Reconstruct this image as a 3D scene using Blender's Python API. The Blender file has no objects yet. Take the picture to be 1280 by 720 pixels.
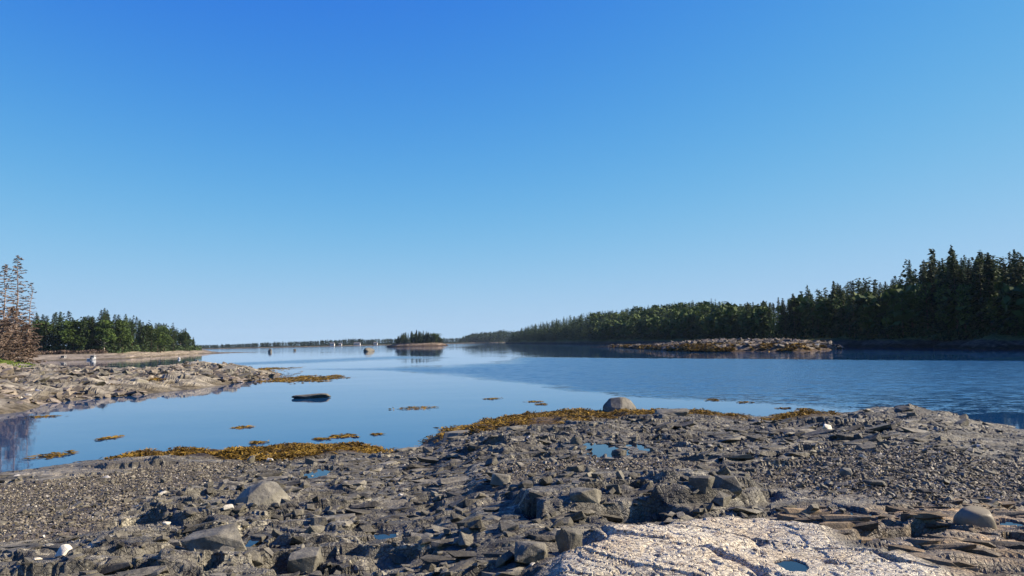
import bpy, bmesh, math, random
import numpy as np
from mathutils import Matrix, Vector

# ------------------------------------------------------------------ camera, sky, sun, exposure
sc = bpy.context.scene
COL = sc.collection
F, CH = 960.0, 3.0                                    # focal length in photo pixels, eye height over the water
_u = Vector((-0.02, 1.0, -0.06875)).normalized()      # world up seen from the camera: pitch up, slight roll
_x = (Vector((1, 0, 0)) - _u * _u.x).normalized()
_y = _u.cross(_x)
RC = Matrix((_x, _y, _u))                             # camera -> world rotation
cam = bpy.data.cameras.new('camera')
cam.sensor_width = 36.0
cam.lens = 36.0 * F / 1280.0
cam.clip_start, cam.clip_end = 0.05, 30000
cam_o = bpy.data.objects.new('camera', cam)
COL.objects.link(cam_o)
cam_o.matrix_world = Matrix.Translation((0, 0, CH)) @ RC.to_4x4()
sc.camera = cam_o

SKY_RESP = ((0.64, 0.98), (0.70, 0.50), (0.85, 0.12))
SKY_KNEE = ((0.47, 0.149, 2.25), (0.65, 0.312, 4.1))
SUN_AZ, SUN_EL = math.radians(84), math.radians(31)
w = bpy.data.worlds.new('World'); sc.world = w; w.use_nodes = True
nt = w.node_tree
sky = nt.nodes.new('ShaderNodeTexSky'); sky.sky_type = 'NISHITA'; sky.sun_disc = False
sky.sun_elevation = SUN_EL; sky.sun_rotation = SUN_AZ
sky.altitude = 0; sky.air_density = 0.6; sky.dust_density = 0.0; sky.ozone_density = 3.0
bg = nt.nodes['Background']; bg.inputs['Strength'].default_value = 0.05
# the camera's colour response to a clear sky: each channel a power of the sky's own
_sp = nt.nodes.new('ShaderNodeSeparateColor'); _cc = nt.nodes.new('ShaderNodeCombineColor')
nt.links.new(sky.outputs['Color'], _sp.inputs[0]); nt.links.new(_cc.outputs[0], bg.inputs['Color'])
for _i, (_a, _g) in enumerate(SKY_RESP):
    _p = nt.nodes.new('ShaderNodeMath'); _p.operation = 'POWER'; _p.inputs[1].default_value = _g
    _m = nt.nodes.new('ShaderNodeMath'); _m.operation = 'MULTIPLY'; _m.inputs[1].default_value = _a * 0.115 ** (_g - 1)
    nt.links.new(_sp.outputs[_i], _p.inputs[0]); nt.links.new(_p.outputs[0], _m.inputs[0])
    if _i == 2: nt.links.new(_m.outputs[0], _cc.inputs[_i]); continue
    _ym, _k, _n = SKY_KNEE[_i]                        # and rolled off towards the bright horizon
    _o = _m.outputs[0]
    for _op, _v in (('MULTIPLY', 0.1149 / _k), ('POWER', _n), ('POWER', -1.0), ('ADD', 1.0), ('POWER', -1.0), ('MULTIPLY', _ym / 0.1149)):
        _q = nt.nodes.new('ShaderNodeMath'); _q.operation = _op; _q.inputs[1].default_value = _v
        nt.links.new(_o, _q.inputs[0]); _o = _q.outputs[0]
    nt.links.new(_o, _cc.inputs[_i])
sl = bpy.data.lights.new('sun', 'SUN'); sl.energy = 5.0; sl.angle = math.radians(0.5); sl.color = (1.0, 0.86, 0.68)
so = bpy.data.objects.new('sun', sl); COL.objects.link(so)
_sd = Vector((math.sin(SUN_AZ) * math.cos(SUN_EL), math.cos(SUN_AZ) * math.cos(SUN_EL), math.sin(SUN_EL)))
so.rotation_euler = _sd.to_track_quat('Z', 'Y').to_euler()
so.location = (60, 20, 60)
sc.view_settings.view_transform = 'Standard'; sc.view_settings.look = 'None'
sc.view_settings.exposure = 1.2; sc.view_settings.gamma = 1.0; sc.view_settings.use_curve_mapping = False
sc.cycles.use_denoising = True
sc.cycles.max_bounces = 6; sc.cycles.diffuse_bounces = 2; sc.cycles.glossy_bounces = 3; sc.cycles.volume_bounces = 0
sc.cycles.caustics_reflective = False; sc.cycles.caustics_refractive = False

rng = np.random.default_rng(7)
random.seed(7)

# ------------------------------------------------------------------ pixel <-> place
RCn = np.array(RC)
def ray(px, py):
    d = np.stack([(np.asarray(px, float) - 640) / F, -(np.asarray(py, float) - 360) / F, -np.ones_like(np.asarray(px, float))], -1)
    return d @ RCn.T
def at_depth(px, y, z=None):                          # the place on the vertical plane of a pixel column at forward distance y
    d = ray(px, np.full_like(np.asarray(px, float), 425.0))
    return d[..., 0] / d[..., 1] * y
def top_z(px, py, y):                                 # height of the ray through a pixel at forward distance y
    d = ray(px, py)
    return CH + d[..., 2] / d[..., 1] * y
def on_plane(px, py, z=0.0):
    d = ray(px, py)
    t = (z - CH) / d[..., 2]
    return d[..., 0] * t, d[..., 1] * t
def proj(x, y, z):
    p = np.stack([x, y, z - CH], -1) @ RCn
    return 640 + F * p[..., 0] / -p[..., 2], 360 - F * p[..., 1] / -p[..., 2]

# ------------------------------------------------------------------ numeric noise
def hsh(ix, iy, k):
    h = (ix.astype(np.int64) * 374761393 + iy.astype(np.int64) * 668265263 + k * 974634777) & 0xffffffff
    h = ((h ^ (h >> 13)) * 1274126177) & 0xffffffff
    h = ((h ^ (h >> 16)) * 2246822519) & 0xffffffff
    return ((h ^ (h >> 15)) & 0xffffff) / float(0x1000000)
def vn(x, y, k=0):
    ix, iy = np.floor(x), np.floor(y)
    fx, fy = x - ix, y - iy
    fx = fx * fx * (3 - 2 * fx); fy = fy * fy * (3 - 2 * fy)
    a, b, c, d = hsh(ix, iy, k), hsh(ix + 1, iy, k), hsh(ix, iy + 1, k), hsh(ix + 1, iy + 1, k)
    return (a * (1 - fx) + b * fx) * (1 - fy) + (c * (1 - fx) + d * fx) * fy
def fbm(x, y, k=0, o=4, g=0.5):
    s, a, t = 0.0, 1.0, 0.0
    for i in range(o):
        s = s + a * (vn(x * 2 ** i + 7.3 * i, y * 2 ** i - 3.1 * i, k + i) * 2 - 1); t += a; a *= g
    return s / t
def ss(a, b, x):
    t = np.clip((x - a) / (b - a), 0, 1)
    return t * t * (3 - 2 * t)
def cells(u, v, k):
    iu, iv = np.floor(u), np.floor(v)
    f1 = np.full(u.shape, 9.0); f2 = np.full(u.shape, 9.0)
    cx, cy, du, dv, ex, ey, eu, ev = (np.zeros(u.shape) for _ in range(8))
    for a in (-1, 0, 1):
        for b in (-1, 0, 1):
            px = iu + a; py = iv + b
            qx = u - (px + 0.1 + 0.8 * hsh(px, py, k)); qy = v - (py + 0.1 + 0.8 * hsh(px, py, k + 1))
            d = np.sqrt(qx * qx + qy * qy)
            m = d < f1; m2 = ~m & (d < f2)
            f2 = np.where(m, f1, np.where(m2, d, f2))
            ex = np.where(m, cx, np.where(m2, px, ex)); ey = np.where(m, cy, np.where(m2, py, ey))
            eu = np.where(m, du, np.where(m2, qx, eu)); ev = np.where(m, dv, np.where(m2, qy, ev))
            f1 = np.where(m, d, f1)
            cx = np.where(m, px, cx); cy = np.where(m, py, cy); du = np.where(m, qx, du); dv = np.where(m, qy, dv)
    return f1, f2, cx, cy, du, dv, ex, ey, eu, ev
def facet(x, y, size, asp, th, k, bu=-0.3, bv=-0.15, tilt=1.0, w=0.10):
    """broken rock: every cell a tilted plane of its own; returns height (-1..1), crack 0..1, tone 0..1"""
    c, s = math.cos(th), math.sin(th)
    u = (c * x + s * y) / (size * asp); v = (-s * x + c * y) / size
    f1, f2, cx, cy, du, dv, ex, ey, eu, ev = cells(u, v, k)
    def plane(cx, cy, du, dv):
        o = hsh(cx, cy, k + 2) * 2 - 1
        return 0.6 * o + ((hsh(cx, cy, k + 3) - 0.5) * tilt + bu) * du + ((hsh(cx, cy, k + 4) - 0.5) * tilt + bv) * dv
    t = 0.5 + 0.5 * ss(0, w, f2 - f1)                 # neighbours meet in a steep ramp, not a torn edge
    return t * plane(cx, cy, du, dv) + (1 - t) * plane(ex, ey, eu, ev), 1 - ss(0.0, 0.13, f2 - f1), hsh(cx, cy, k + 5)
def poly_mask(x, y, P, soft):
    """soft inside mask of a polygon (N,2) on the ground; soft in metres"""
    P = np.asarray(P, float)
    inside = np.zeros(x.shape, bool); d2 = np.full(x.shape, 1e18)
    for i in range(len(P)):
        x1, y1 = P[i]; x2, y2 = P[(i + 1) % len(P)]
        cr = ((y1 > y) != (y2 > y))
        with np.errstate(divide='ignore', invalid='ignore'):
            xi = (x2 - x1) * (y - y1) / (y2 - y1 + 1e-12) + x1
        inside ^= cr & (x < xi)
        ex, ey = x2 - x1, y2 - y1
        t = np.clip(((x - x1) * ex + (y - y1) * ey) / (ex * ex + ey * ey + 1e-12), 0, 1)
        d2 = np.minimum(d2, (x - x1 - t * ex) ** 2 + (y - y1 - t * ey) ** 2)
    d = np.sqrt(d2) * np.where(inside, 1, -1)
    return ss(-soft, soft, d)

# ------------------------------------------------------------------ mesh helpers
def mesh_np(name, V, Fa, attrs=None, mat=None, smooth=False):
    me = bpy.data.meshes.new(name)
    V = np.asarray(V, np.float32); Fa = np.asarray(Fa, np.int32); k = Fa.shape[1]
    me.vertices.add(len(V)); me.vertices.foreach_set('co', V.ravel())
    me.loops.add(Fa.size); me.loops.foreach_set('vertex_index', Fa.ravel())
    me.polygons.add(len(Fa))
    me.polygons.foreach_set('loop_start', np.arange(len(Fa), dtype=np.int32) * k)
    me.polygons.foreach_set('loop_total', np.full(len(Fa), k, np.int32))
    me.polygons.foreach_set('use_smooth', np.full(len(Fa), smooth, bool))
    for n, a in (attrs or {}).items():
        a = np.asarray(a, np.float32)
        if a.ndim == 1:
            at = me.attributes.new(n, 'FLOAT', 'POINT'); at.data.foreach_set('value', a)
        else:
            at = me.attributes.new(n, 'FLOAT_COLOR', 'POINT'); at.data.foreach_set('color', a.ravel())
    if mat: me.materials.append(mat)
    me.update(); me.validate()
    return me
def link(name, me, parent=None, loc=None, **props):
    o = bpy.data.objects.new(name, me); COL.objects.link(o)
    if parent is not None: o.parent = parent
    if loc is not None: o.location = loc
    for k, v in props.items(): o[k] = v
    return o
def grid_faces(nr, nc):
    i = np.arange(nr - 1)[:, None] * nc + np.arange(nc - 1)[None]
    return np.stack([i, i + 1, i + nc + 1, i + nc], -1).reshape(-1, 4)
def thing(name, loc, label, cat, group=None, rz=0.0, sc_=None):
    o = bpy.data.objects.new(name, None); COL.objects.link(o)
    o.location = loc; o.rotation_euler = (0, 0, rz); o.empty_display_size = 0.2
    if sc_ is not None: o.scale = sc_
    o['label'] = label; o['category'] = cat
    if group: o['group'] = group
    return o

# ------------------------------------------------------------------ material helpers
class NT:
    def __init__(s, name):
        s.m = bpy.data.materials.new(name); s.m.use_nodes = True
        s.t = s.m.node_tree; s.b = s.t.nodes['Principled BSDF']
    def n(s, typ, **kw):
        nd = s.t.nodes.new(typ)
        for k, v in kw.items(): setattr(nd, k, v)
        return nd
    def l(s, a, b): s.t.links.new(a, b)
    def val(s, sock, v):
        if isinstance(v, bpy.types.NodeSocket): s.l(v, sock)
        else: sock.default_value = v
    def attr(s, name, out='Fac'):
        return s.n('ShaderNodeAttribute', attribute_name=name).outputs[out]
    def pos(s, scale=(1, 1, 1), obj=False):
        if obj: p = s.n('ShaderNodeTexCoord').outputs['Object']
        else: p = s.n('ShaderNodeNewGeometry').outputs['Position']
        mp = s.n('ShaderNodeMapping'); mp.inputs['Scale'].default_value = scale
        s.l(p, mp.inputs['Vector']); return mp.outputs[0]
    def noise(s, scale, detail=4, rough=0.55, vec=None, out='Fac', dist=0.0):
        t = s.n('ShaderNodeTexNoise'); t.inputs['Scale'].default_value = scale
        t.inputs['Detail'].default_value = detail; t.inputs['Roughness'].default_value = rough
        t.inputs['Distortion'].default_value = dist
        s.l(vec if vec is not None else s.pos(), t.inputs['Vector']); return t.outputs[out]
    def voro(s, scale, vec=None, feature='F1', out='Distance'):
        t = s.n('ShaderNodeTexVoronoi', feature=feature); t.inputs['Scale'].default_value = scale
        s.l(vec if vec is not None else s.pos(), t.inputs['Vector']); return t.outputs[out]
    def ramp(s, f, lo, hi, a=0.0, b=1.0):
        r = s.n('ShaderNodeMapRange'); r.interpolation_type = 'SMOOTHSTEP'
        s.l(f, r.inputs['Value'])
        for k, v in zip(('From Min', 'From Max', 'To Min', 'To Max'), (lo, hi, a, b)): r.inputs[k].default_value = v
        return r.outputs[0]
    def math(s, op, a, b=0.0):
        m = s.n('ShaderNodeMath', operation=op); s.val(m.inputs[0], a); s.val(m.inputs[1], b); return m.outputs[0]
    def mix(s, f, a, b, mode='MIX'):
        m = s.n('ShaderNodeMix', data_type='RGBA', blend_type=mode)
        s.val(m.inputs['Factor'], f)
        for k, v in (('A', a), ('B', b)):
            so_ = [i for i in m.inputs if i.name == k and i.type == 'RGBA'][0]
            s.val(so_, v if isinstance(v, bpy.types.NodeSocket) else (*v, 1.0))
        return [o for o in m.outputs if o.type == 'RGBA'][0]
    def sep(s, c):
        n = s.n('ShaderNodeSeparateColor'); s.l(c, n.inputs[0]); return n.outputs
    def bump(s, h, strength=0.5, dist=0.02, normal=None):
        b = s.n('ShaderNodeBump'); b.inputs['Strength'].default_value = strength; b.inputs['Distance'].default_value = dist
        s.l(h, b.inputs['Height'])
        if normal is not None: s.l(normal, b.inputs['Normal'])
        return b.outputs[0]
    def out(s, col, rough=0.8, normal=None, spec=0.3):
        s.val(s.b.inputs['Base Color'], col if isinstance(col, bpy.types.NodeSocket) else (*col, 1))
        s.val(s.b.inputs['Roughness'], rough); s.val(s.b.inputs['Specular IOR Level'], spec)
        if normal is not None: s.l(normal, s.b.inputs['Normal'])
        return s.m
# ------------------------------------------------------------------ materials
def scaled(N, col, f):
    return N.mix(1.0, col, N.n('ShaderNodeCombineColor').outputs[0], 'MULTIPLY') if False else _mul(N, col, f)
def _mul(N, col, f):
    c = N.n('ShaderNodeCombineColor')
    for i in range(3): N.l(f, c.inputs[i])
    return N.mix(1.0, col, c.outputs[0], 'MULTIPLY')
def chips(N, scale, vec, k=1.2):
    """relief of small fracture faces: every cell a tilted facet of its own"""
    t = N.n('ShaderNodeTexVoronoi', feature='F1'); t.inputs['Scale'].default_value = scale; N.l(vec, t.inputs['Vector'])
    df = N.n('ShaderNodeVectorMath', operation='SUBTRACT'); N.l(vec, df.inputs[0]); N.l(t.outputs['Position'], df.inputs[1])
    rc = N.n('ShaderNodeVectorMath', operation='SUBTRACT'); N.l(t.outputs['Color'], rc.inputs[0]); rc.inputs[1].default_value = (0.5, 0.5, 0.5)
    dt = N.n('ShaderNodeVectorMath', operation='DOT_PRODUCT'); N.l(df.outputs[0], dt.inputs[0]); N.l(rc.outputs[0], dt.inputs[1])
    return N.math('ADD', N.math('MULTIPLY', dt.outputs['Value'], k * scale), N.math('MULTIPLY', t.outputs['Distance'], -0.25))
def mat_ledge():
    N = NT('ledge_rock')
    pale, tan, grav, weed = None, None, None, None
    at = N.n('ShaderNodeAttribute', attribute_name='mask')
    r, g, b = N.sep(at.outputs['Color'])[:3]; a = at.outputs['Alpha']
    tone = N.attr('tone')
    n1 = N.noise(1.3, 6); n2 = N.noise(9, 6, 0.65); n3 = N.noise(60, 4, 0.7)
    dark = N.mix(N.ramp(n1, 0.35, 0.68), (0.080, 0.074, 0.057), (0.172, 0.160, 0.124))
    dark = N.mix(N.ramp(n2, 0.52, 0.72, 0, 0.6), dark, (0.225, 0.210, 0.162))
    dark = N.mix(N.ramp(N.noise(2.6, 7, 0.7), 0.62, 0.74, 0, 0.55), dark, (0.29, 0.27, 0.205))    # dry lichen and barnacle crust
    dark = N.mix(N.ramp(N.noise(3.4, 6, 0.7, dist=1.0), 0.52, 0.64, 0, 0.85), dark, (0.036, 0.031, 0.026))
    vein = N.noise(1.1, 3, 0.5, vec=N.pos((0.8, 1.1, 1.0)), dist=0.8)
    dark = N.mix(N.math('MULTIPLY', N.ramp(N.math('ABSOLUTE', N.math('SUBTRACT', vein, 0.5)), 0.004, 0.016, 0.75, 0.0), N.ramp(n2, 0.42, 0.55)), dark, (0.42, 0.385, 0.28))   # pale mineral veins
    strat = N.noise(5.0, 5, 0.6, vec=N.pos((0.35, 1.6, 1.0)))
    tanc = N.mix(N.ramp(strat, 0.40, 0.60), (0.095, 0.077, 0.058), (0.29, 0.20, 0.105))
    tanc = N.mix(N.ramp(n2, 0.5, 0.7, 0, 0.6), tanc, (0.33, 0.275, 0.20))
    pits = N.ramp(N.noise(24, 5, 0.72, vec=N.pos((0.8, 1.6, 1.0))), 0.515, 0.58)
    pal = N.mix(N.ramp(n1, 0.35, 0.7), (0.56, 0.515, 0.395), (0.48, 0.405, 0.275))
    pal = N.mix(N.ramp(n2, 0.54, 0.66, 0, 0.75), pal, (0.25, 0.185, 0.125))
    pal = N.mix(N.math('MULTIPLY', pits, 0.8), pal, (0.12, 0.085, 0.06))
    gr = N.mix(N.ramp(n2, 0.4, 0.6), (0.07, 0.058, 0.042), (0.14, 0.118, 0.088))
    wd = N.mix(N.ramp(n2, 0.4, 0.6), (0.04, 0.024, 0.008), (0.11, 0.066, 0.013))
    c = N.mix(g, dark, tanc); c = N.mix(r, c, pal); c = N.mix(b, c, gr); c = N.mix(a, c, wd)
    c = _mul(N, c, N.ramp(tone, 0, 1, 0.38, 1.34))
    c = _mul(N, c, N.ramp(n3, 0.3, 0.7, 0.62, 1.38))
    vb = N.voro(14, vec=N.pos((1, 1.4, 1.4)), feature='DISTANCE_TO_EDGE')
    wv = N.n('ShaderNodeVectorMath', operation='ADD'); N.l(N.pos((0.48, 1.25, 1.3)), wv.inputs[0])
    wn = N.n('ShaderNodeVectorMath', operation='SCALE'); N.l(N.noise(3.0, 4, 0.6, out='Color'), wn.inputs[0]); wn.inputs['Scale'].default_value = 0.22; N.l(wn.outputs[0], wv.inputs[1])
    ch = N.math('ADD', chips(N, 3.2, wv.outputs[0]), N.math('MULTIPLY', chips(N, 9.0, wv.outputs[0]), 0.4))
    ch = N.math('MULTIPLY', ch, N.math('SUBTRACT', 1.0, N.math('MULTIPLY', r, 0.75)))
    hgt = N.math('ADD', N.math('MULTIPLY', N.noise(18, 8, 0.68), 0.28), N.math('MULTIPLY', N.ramp(vb, 0.0, 0.09), 0.10))
    hgt = N.math('ADD', hgt, N.math('MULTIPLY', ch, 0.9))
    rough = N.ramp(N.noise(4, 5, 0.6), 0.35, 0.65, 0.5, 0.8)
    return N.out(c, rough, N.bump(hgt, 1.0, 0.11), 0.32)
def mat_stone(name, c1, c2, rnd='attr', spec=0.2, bump=0.6, scale=1.0, speck=None):
    """loose stone: two tones, per-stone brightness from an attribute or from the object"""
    N = NT(name)
    p = N.pos((scale,) * 3, obj=(rnd == 'obj'))
    r = N.attr('rnd') if rnd == 'attr' else N.n('ShaderNodeObjectInfo').outputs['Random']
    c = N.mix(N.ramp(N.noise(5, 6, 0.65, vec=p), 0.35, 0.65), c1, c2)
    if speck: c = N.mix(N.ramp(N.noise(30, 4, 0.7, vec=p), 0.55, 0.68, 0, 0.7), c, speck)
    c = _mul(N, c, N.ramp(r, 0, 1, 0.42, 1.15) if rnd == 'attr' else N.ramp(r, 0, 1, 0.6, 1.05))
    if rnd == 'attr':
        c = N.mix(N.ramp(r, 0.975, 0.99), c, (0.42, 0.40, 0.35))
    return N.out(c, N.ramp(N.noise(3, 4, vec=p), 0.35, 0.65, 0.5, 0.85), N.bump(N.noise(16, 8, 0.68, vec=p), bump, 0.04 / scale), spec)
def mat_shore(name, base, low, top, hilo=(0.25, 0.9), topz=(1.1, 1.6)):
    """distant shore: weed-stained below the tide line, bare stone above, turf on top - all by height above the water"""
    N = NT(name)
    z = N.n('ShaderNodeSeparateXYZ'); N.l(N.n('ShaderNodeNewGeometry').outputs['Position'], z.inputs[0])
    zz = N.math('ADD', z.outputs[2], N.math('MULTIPLY', N.math('SUBTRACT', N.noise(0.3, 5, 0.65), 0.5), 1.6))
    n = N.noise(1.2, 6, 0.7); tone = N.attr('tone')
    c = N.mix(N.ramp(n, 0.38, 0.62), tuple(v * 0.6 for v in base), tuple(min(v * 1.3, 0.7) for v in base))
    c = _mul(N, c, N.ramp(tone, 0, 1, 0.6, 1.4))
    lw = N.mix(N.ramp(n, 0.4, 0.6), tuple(v * 0.6 for v in low), tuple(v * 1.3 for v in low))
    c = N.mix(N.ramp(zz, hilo[0], hilo[1]), lw, c)
    if top: c = N.mix(N.ramp(zz, topz[0], topz[1]), c, N.mix(N.ramp(n, 0.4, 0.6), tuple(v * 0.75 for v in top), tuple(v * 1.2 for v in top)))
    return N.out(c, 0.9, N.bump(N.noise(3, 8, 0.7), 0.5, 0.2), 0.04)
def mat_leaf(name, c1, c2, amt=0.45):
    N = NT(name)
    r = N.n('ShaderNodeObjectInfo').outputs['Random']; v = N.attr('rnd')
    c = N.mix(v, c1, c2)
    c = _mul(N, c, N.ramp(r, 0, 1, 1 - amt, 1 + amt))
    m = N.out(c, 0.75, None, 0.15)
    tr = N.n('ShaderNodeBsdfTranslucent'); N.l(c, tr.inputs['Color'])
    mx = N.n('ShaderNodeMixShader'); mx.inputs[0].default_value = 0.10
    N.l(N.b.outputs[0], mx.inputs[1]); N.l(tr.outputs[0], mx.inputs[2])
    N.l(mx.outputs[0], N.t.nodes['Material Output'].inputs['Surface'])
    return m
def mat_plain(name, col, rough=0.6, spec=0.4, var=0.2):
    N = NT(name)
    c = _mul(N, N.mix(0.0, col, col), N.ramp(N.noise(4, 5, 0.6, vec=N.pos(obj=True)), 0.3, 0.7, 1 - var, 1 + var))
    return N.out(c, rough, None, spec)
def mat_water(name, tint, k):
    """water: slopes of the wavelets drive the normal; wind-ruffled patches (attribute) have steeper ones"""
    N = NT(name)
    rp = N.attr('ripple')
    p = N.pos((1, 1, 1))
    a = N.noise(1.9, 4, 0.65, vec=N.pos((0.6, 1.3, 1)), out='Color'); b = N.noise(9.0, 2, 0.5, vec=N.pos((0.8, 1.2, 1)), out='Color')
    sw = N.noise(0.22, 2, 0.5, vec=N.pos((0.5, 1.3, 1)), out='Color')
    A, B, S = N.sep(a), N.sep(b), N.sep(sw)
    amp = N.math('ADD', N.math('MULTIPLY', rp, 0.85 * k), 0.012 * k)
    comps = []
    for i in range(2):
        v = N.math('ADD', N.math('SUBTRACT', A[i], 0.5), N.math('MULTIPLY', N.math('SUBTRACT', B[i], 0.5), 0.55))
        v = N.math('ADD', N.math('MULTIPLY', v, amp), N.math('MULTIPLY', N.math('SUBTRACT', S[i], 0.5), 0.012 * k))
        comps.append(v)
    cv = N.n('ShaderNodeCombineXYZ'); N.l(comps[0], cv.inputs[0]); N.l(comps[1], cv.inputs[1]); cv.inputs[2].default_value = 1.0
    nm = N.n('ShaderNodeVectorMath', operation='NORMALIZE'); N.l(cv.outputs[0], nm.inputs[0])
    N.b.inputs['IOR'].default_value = 1.333
    return N.out(tint, N.math('ADD', N.math('MULTIPLY', rp, 0.17), 0.03), nm.outputs[0], 0.5)

M_LEDGE = mat_ledge()
M_BLOCK = mat_stone('block_rock', (0.080, 0.074, 0.057), (0.175, 0.162, 0.125), 'obj', speck=(0.23, 0.21, 0.16))
M_RUBBLE = mat_stone('rubble_stone', (0.080, 0.074, 0.057), (0.19, 0.175, 0.136))
M_STRATA = mat_stone('layered_stone', (0.085, 0.07, 0.052), (0.25, 0.18, 0.10), scale=0.6, speck=(0.30, 0.25, 0.18))
M_PEB = mat_stone('pebble_stone', (0.115, 0.10, 0.073), (0.235, 0.21, 0.16), bump=0.2)
M_BOULD = mat_stone('grey_boulder', (0.155, 0.143, 0.108), (0.24, 0.222, 0.17), 'obj', speck=(0.27, 0.235, 0.175), bump=0.35)
M_ROUND = mat_stone('tan_boulder', (0.25, 0.22, 0.155), (0.31, 0.275, 0.20), 'obj', speck=(0.21, 0.18, 0.13), bump=0.15)
M_DKBOULD = mat_stone('dark_boulder', (0.105, 0.099, 0.079), (0.20, 0.188, 0.149), 'obj', speck=(0.06, 0.052, 0.043), bump=0.6)
M_WHITE = mat_stone('white_stone', (0.55, 0.50, 0.38), (0.66, 0.62, 0.50), 'obj', bump=0.3)
M_SPIT = mat_shore('spit_rock', (0.17, 0.155, 0.125), (0.10, 0.086, 0.061), None, (0.05, 0.45))
M_ISLET = mat_shore('islet_rock', (0.14, 0.118, 0.09), (0.075, 0.055, 0.036), None, (0.2, 0.7))
M_RLAND = mat_shore('right_shore_ground', (0.055, 0.048, 0.034), (0.020, 0.018, 0.009), (0.075, 0.085, 0.026), (0.3, 0.9), (1.3, 1.8))  # stone and tide-line colours darkened to carry the shore's tree shade
M_LLAND = mat_shore('left_shore_ground', (0.19, 0.162, 0.125), (0.10, 0.083, 0.058), (0.08, 0.08, 0.034), (0.1, 0.5), (1.6, 2.0))
M_ISLE = mat_shore('island_rock', (0.15, 0.118, 0.088), (0.055, 0.038, 0.025), (0.045, 0.045, 0.02), (0.6, 1.3), (2.4, 3.2))
M_FARG = mat_shore('far_ground', (0.12, 0.10, 0.08), (0.06, 0.045, 0.03), (0.03, 0.04, 0.018), (0.1, 0.5), (0.6, 1.2))
M_GRASS = mat_leaf('grass_blades', (0.075, 0.12, 0.02), (0.13, 0.165, 0.035), 0.15)
M_SPRUCE = mat_leaf('spruce_needles', (0.014, 0.026, 0.011), (0.056, 0.084, 0.028), 0.4)
M_BROAD = mat_leaf('broad_leaves', (0.032, 0.056, 0.013), (0.085, 0.125, 0.028), 0.3)
M_DEADN = mat_leaf('dead_needles', (0.085, 0.055, 0.040), (0.20, 0.150, 0.112), 0.25)
M_BARK = mat_plain('bark', (0.10, 0.075, 0.055), 0.9, 0.1, 0.4)
M_BIRCH = mat_plain('birch_bark', (0.42, 0.38, 0.31), 0.8, 0.1, 0.4)
M_DEADW = mat_plain('dead_wood', (0.24, 0.185, 0.15), 0.9, 0.1, 0.4)
M_WEED = mat_leaf('rockweed_fronds', (0.045, 0.027, 0.008), (0.25, 0.155, 0.022), 0.12)
M_WATER = mat_water('sea_water', (0.006, 0.044, 0.125), 1.0)
M_POOL = mat_water('pool_water', (0.008, 0.012, 0.022), 0.5)
# ------------------------------------------------------------------ near shore: shape
SH = np.array([(-500, 660), (-200, 622), (0, 591), (60, 584), (115, 576), (160, 571), (200, 568), (300, 567), (380, 562), (430, 559), (480, 563),
               (500, 560), (540, 553), (552, 545), (580, 540), (594, 531), (640, 523), (700, 518), (757, 517), (860, 516), (930, 522), (975, 521),
               (1000, 518), (1040, 516), (1110, 516), (1180, 518), (1230, 531), (1280, 536), (1500, 545), (1900, 560)], float)
_sx, _sy = on_plane(SH[:, 0], SH[:, 1])
SH_AZ = np.concatenate([[-3.2, -1.5], np.arctan2(_sx, _sy), [1.5, 3.2]])
SH_R = np.concatenate([[120, 22], np.hypot(_sx, _sy), [30, 120]])
def inland(x, y):
    return np.interp(np.arctan2(x, y), SH_AZ, SH_R) - np.hypot(x, y)
def h_base(x, y):
    s = inland(x, y)
    h = np.where(s > 0, 1.35 * np.tanh(0.07 * s / 1.35), np.maximum(0.06 * s, -1.6))
    cx, cy = DOME
    return h + 0.40 * np.exp(-((x - cx) / 1.6) ** 2 - ((y - cy) / 1.0) ** 2)
DOME = [v.item() for v in on_plane(np.array(1122.0), np.array(512.0), 0.62)]
def G(px, py):
    """the place on the smooth shore that a pixel looks at"""
    px = np.atleast_1d(np.asarray(px, float)); py = np.atleast_1d(np.asarray(py, float))
    d = ray(px, py); ts = np.exp(np.linspace(math.log(2.5), math.log(60), 700))
    X = d[:, 0:1] * ts; Y = d[:, 1:2] * ts; Z = CH + d[:, 2:3] * ts
    below = Z < np.maximum(h_base(X, Y), 0.0)
    i = np.argmax(below, 1)
    k = np.arange(len(px))
    return X[k, i], Y[k, i]
def GP(pts):
    p = np.array(pts, float); x, y = G(p[:, 0], p[:, 1]); return np.stack([x, y], -1)
P_GRAV = [GP([(-60, 618), (0, 610), (60, 602), (110, 595), (150, 588), (215, 581), (290, 578), (350, 571), (380, 573), (330, 584), (285, 594), (255, 607), (215, 617), (172, 638), (110, 662), (0, 684), (-60, 690)]),
          GP([(640, 580), (720, 572), (800, 574), (900, 585), (965, 590), (965, 604), (860, 603), (760, 601), (690, 611), (640, 602)]),
          GP([(950, 602), (1000, 577), (1060, 560), (1130, 560), (1290, 578), (1400, 590), (1400, 630), (1280, 620), (1180, 628), (1060, 622), (960, 608)])]
P_PALE = GP([(680, 722), (712, 695), (775, 672), (860, 656), (950, 655), (1010, 667), (1040, 684), (1060, 690), (1130, 700), (1180, 722), (1190, 790), (660, 800)])
P_SLABL = GP([(-80, 612), (0, 594), (60, 587), (115, 579), (190, 573), (245, 574), (175, 584), (100, 594), (40, 604), (-60, 630)])
P_TAN = GP([(925, 654), (1000, 640), (1100, 634), (1300, 628), (1450, 630), (1450, 800), (1180, 800), (1150, 697), (1040, 672)])
P_BENCH = GP([(660, 612), (700, 608), (760, 604), (930, 610), (955, 630), (900, 637), (850, 638), (760, 643), (705, 648), (670, 655), (650, 630)])
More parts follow.
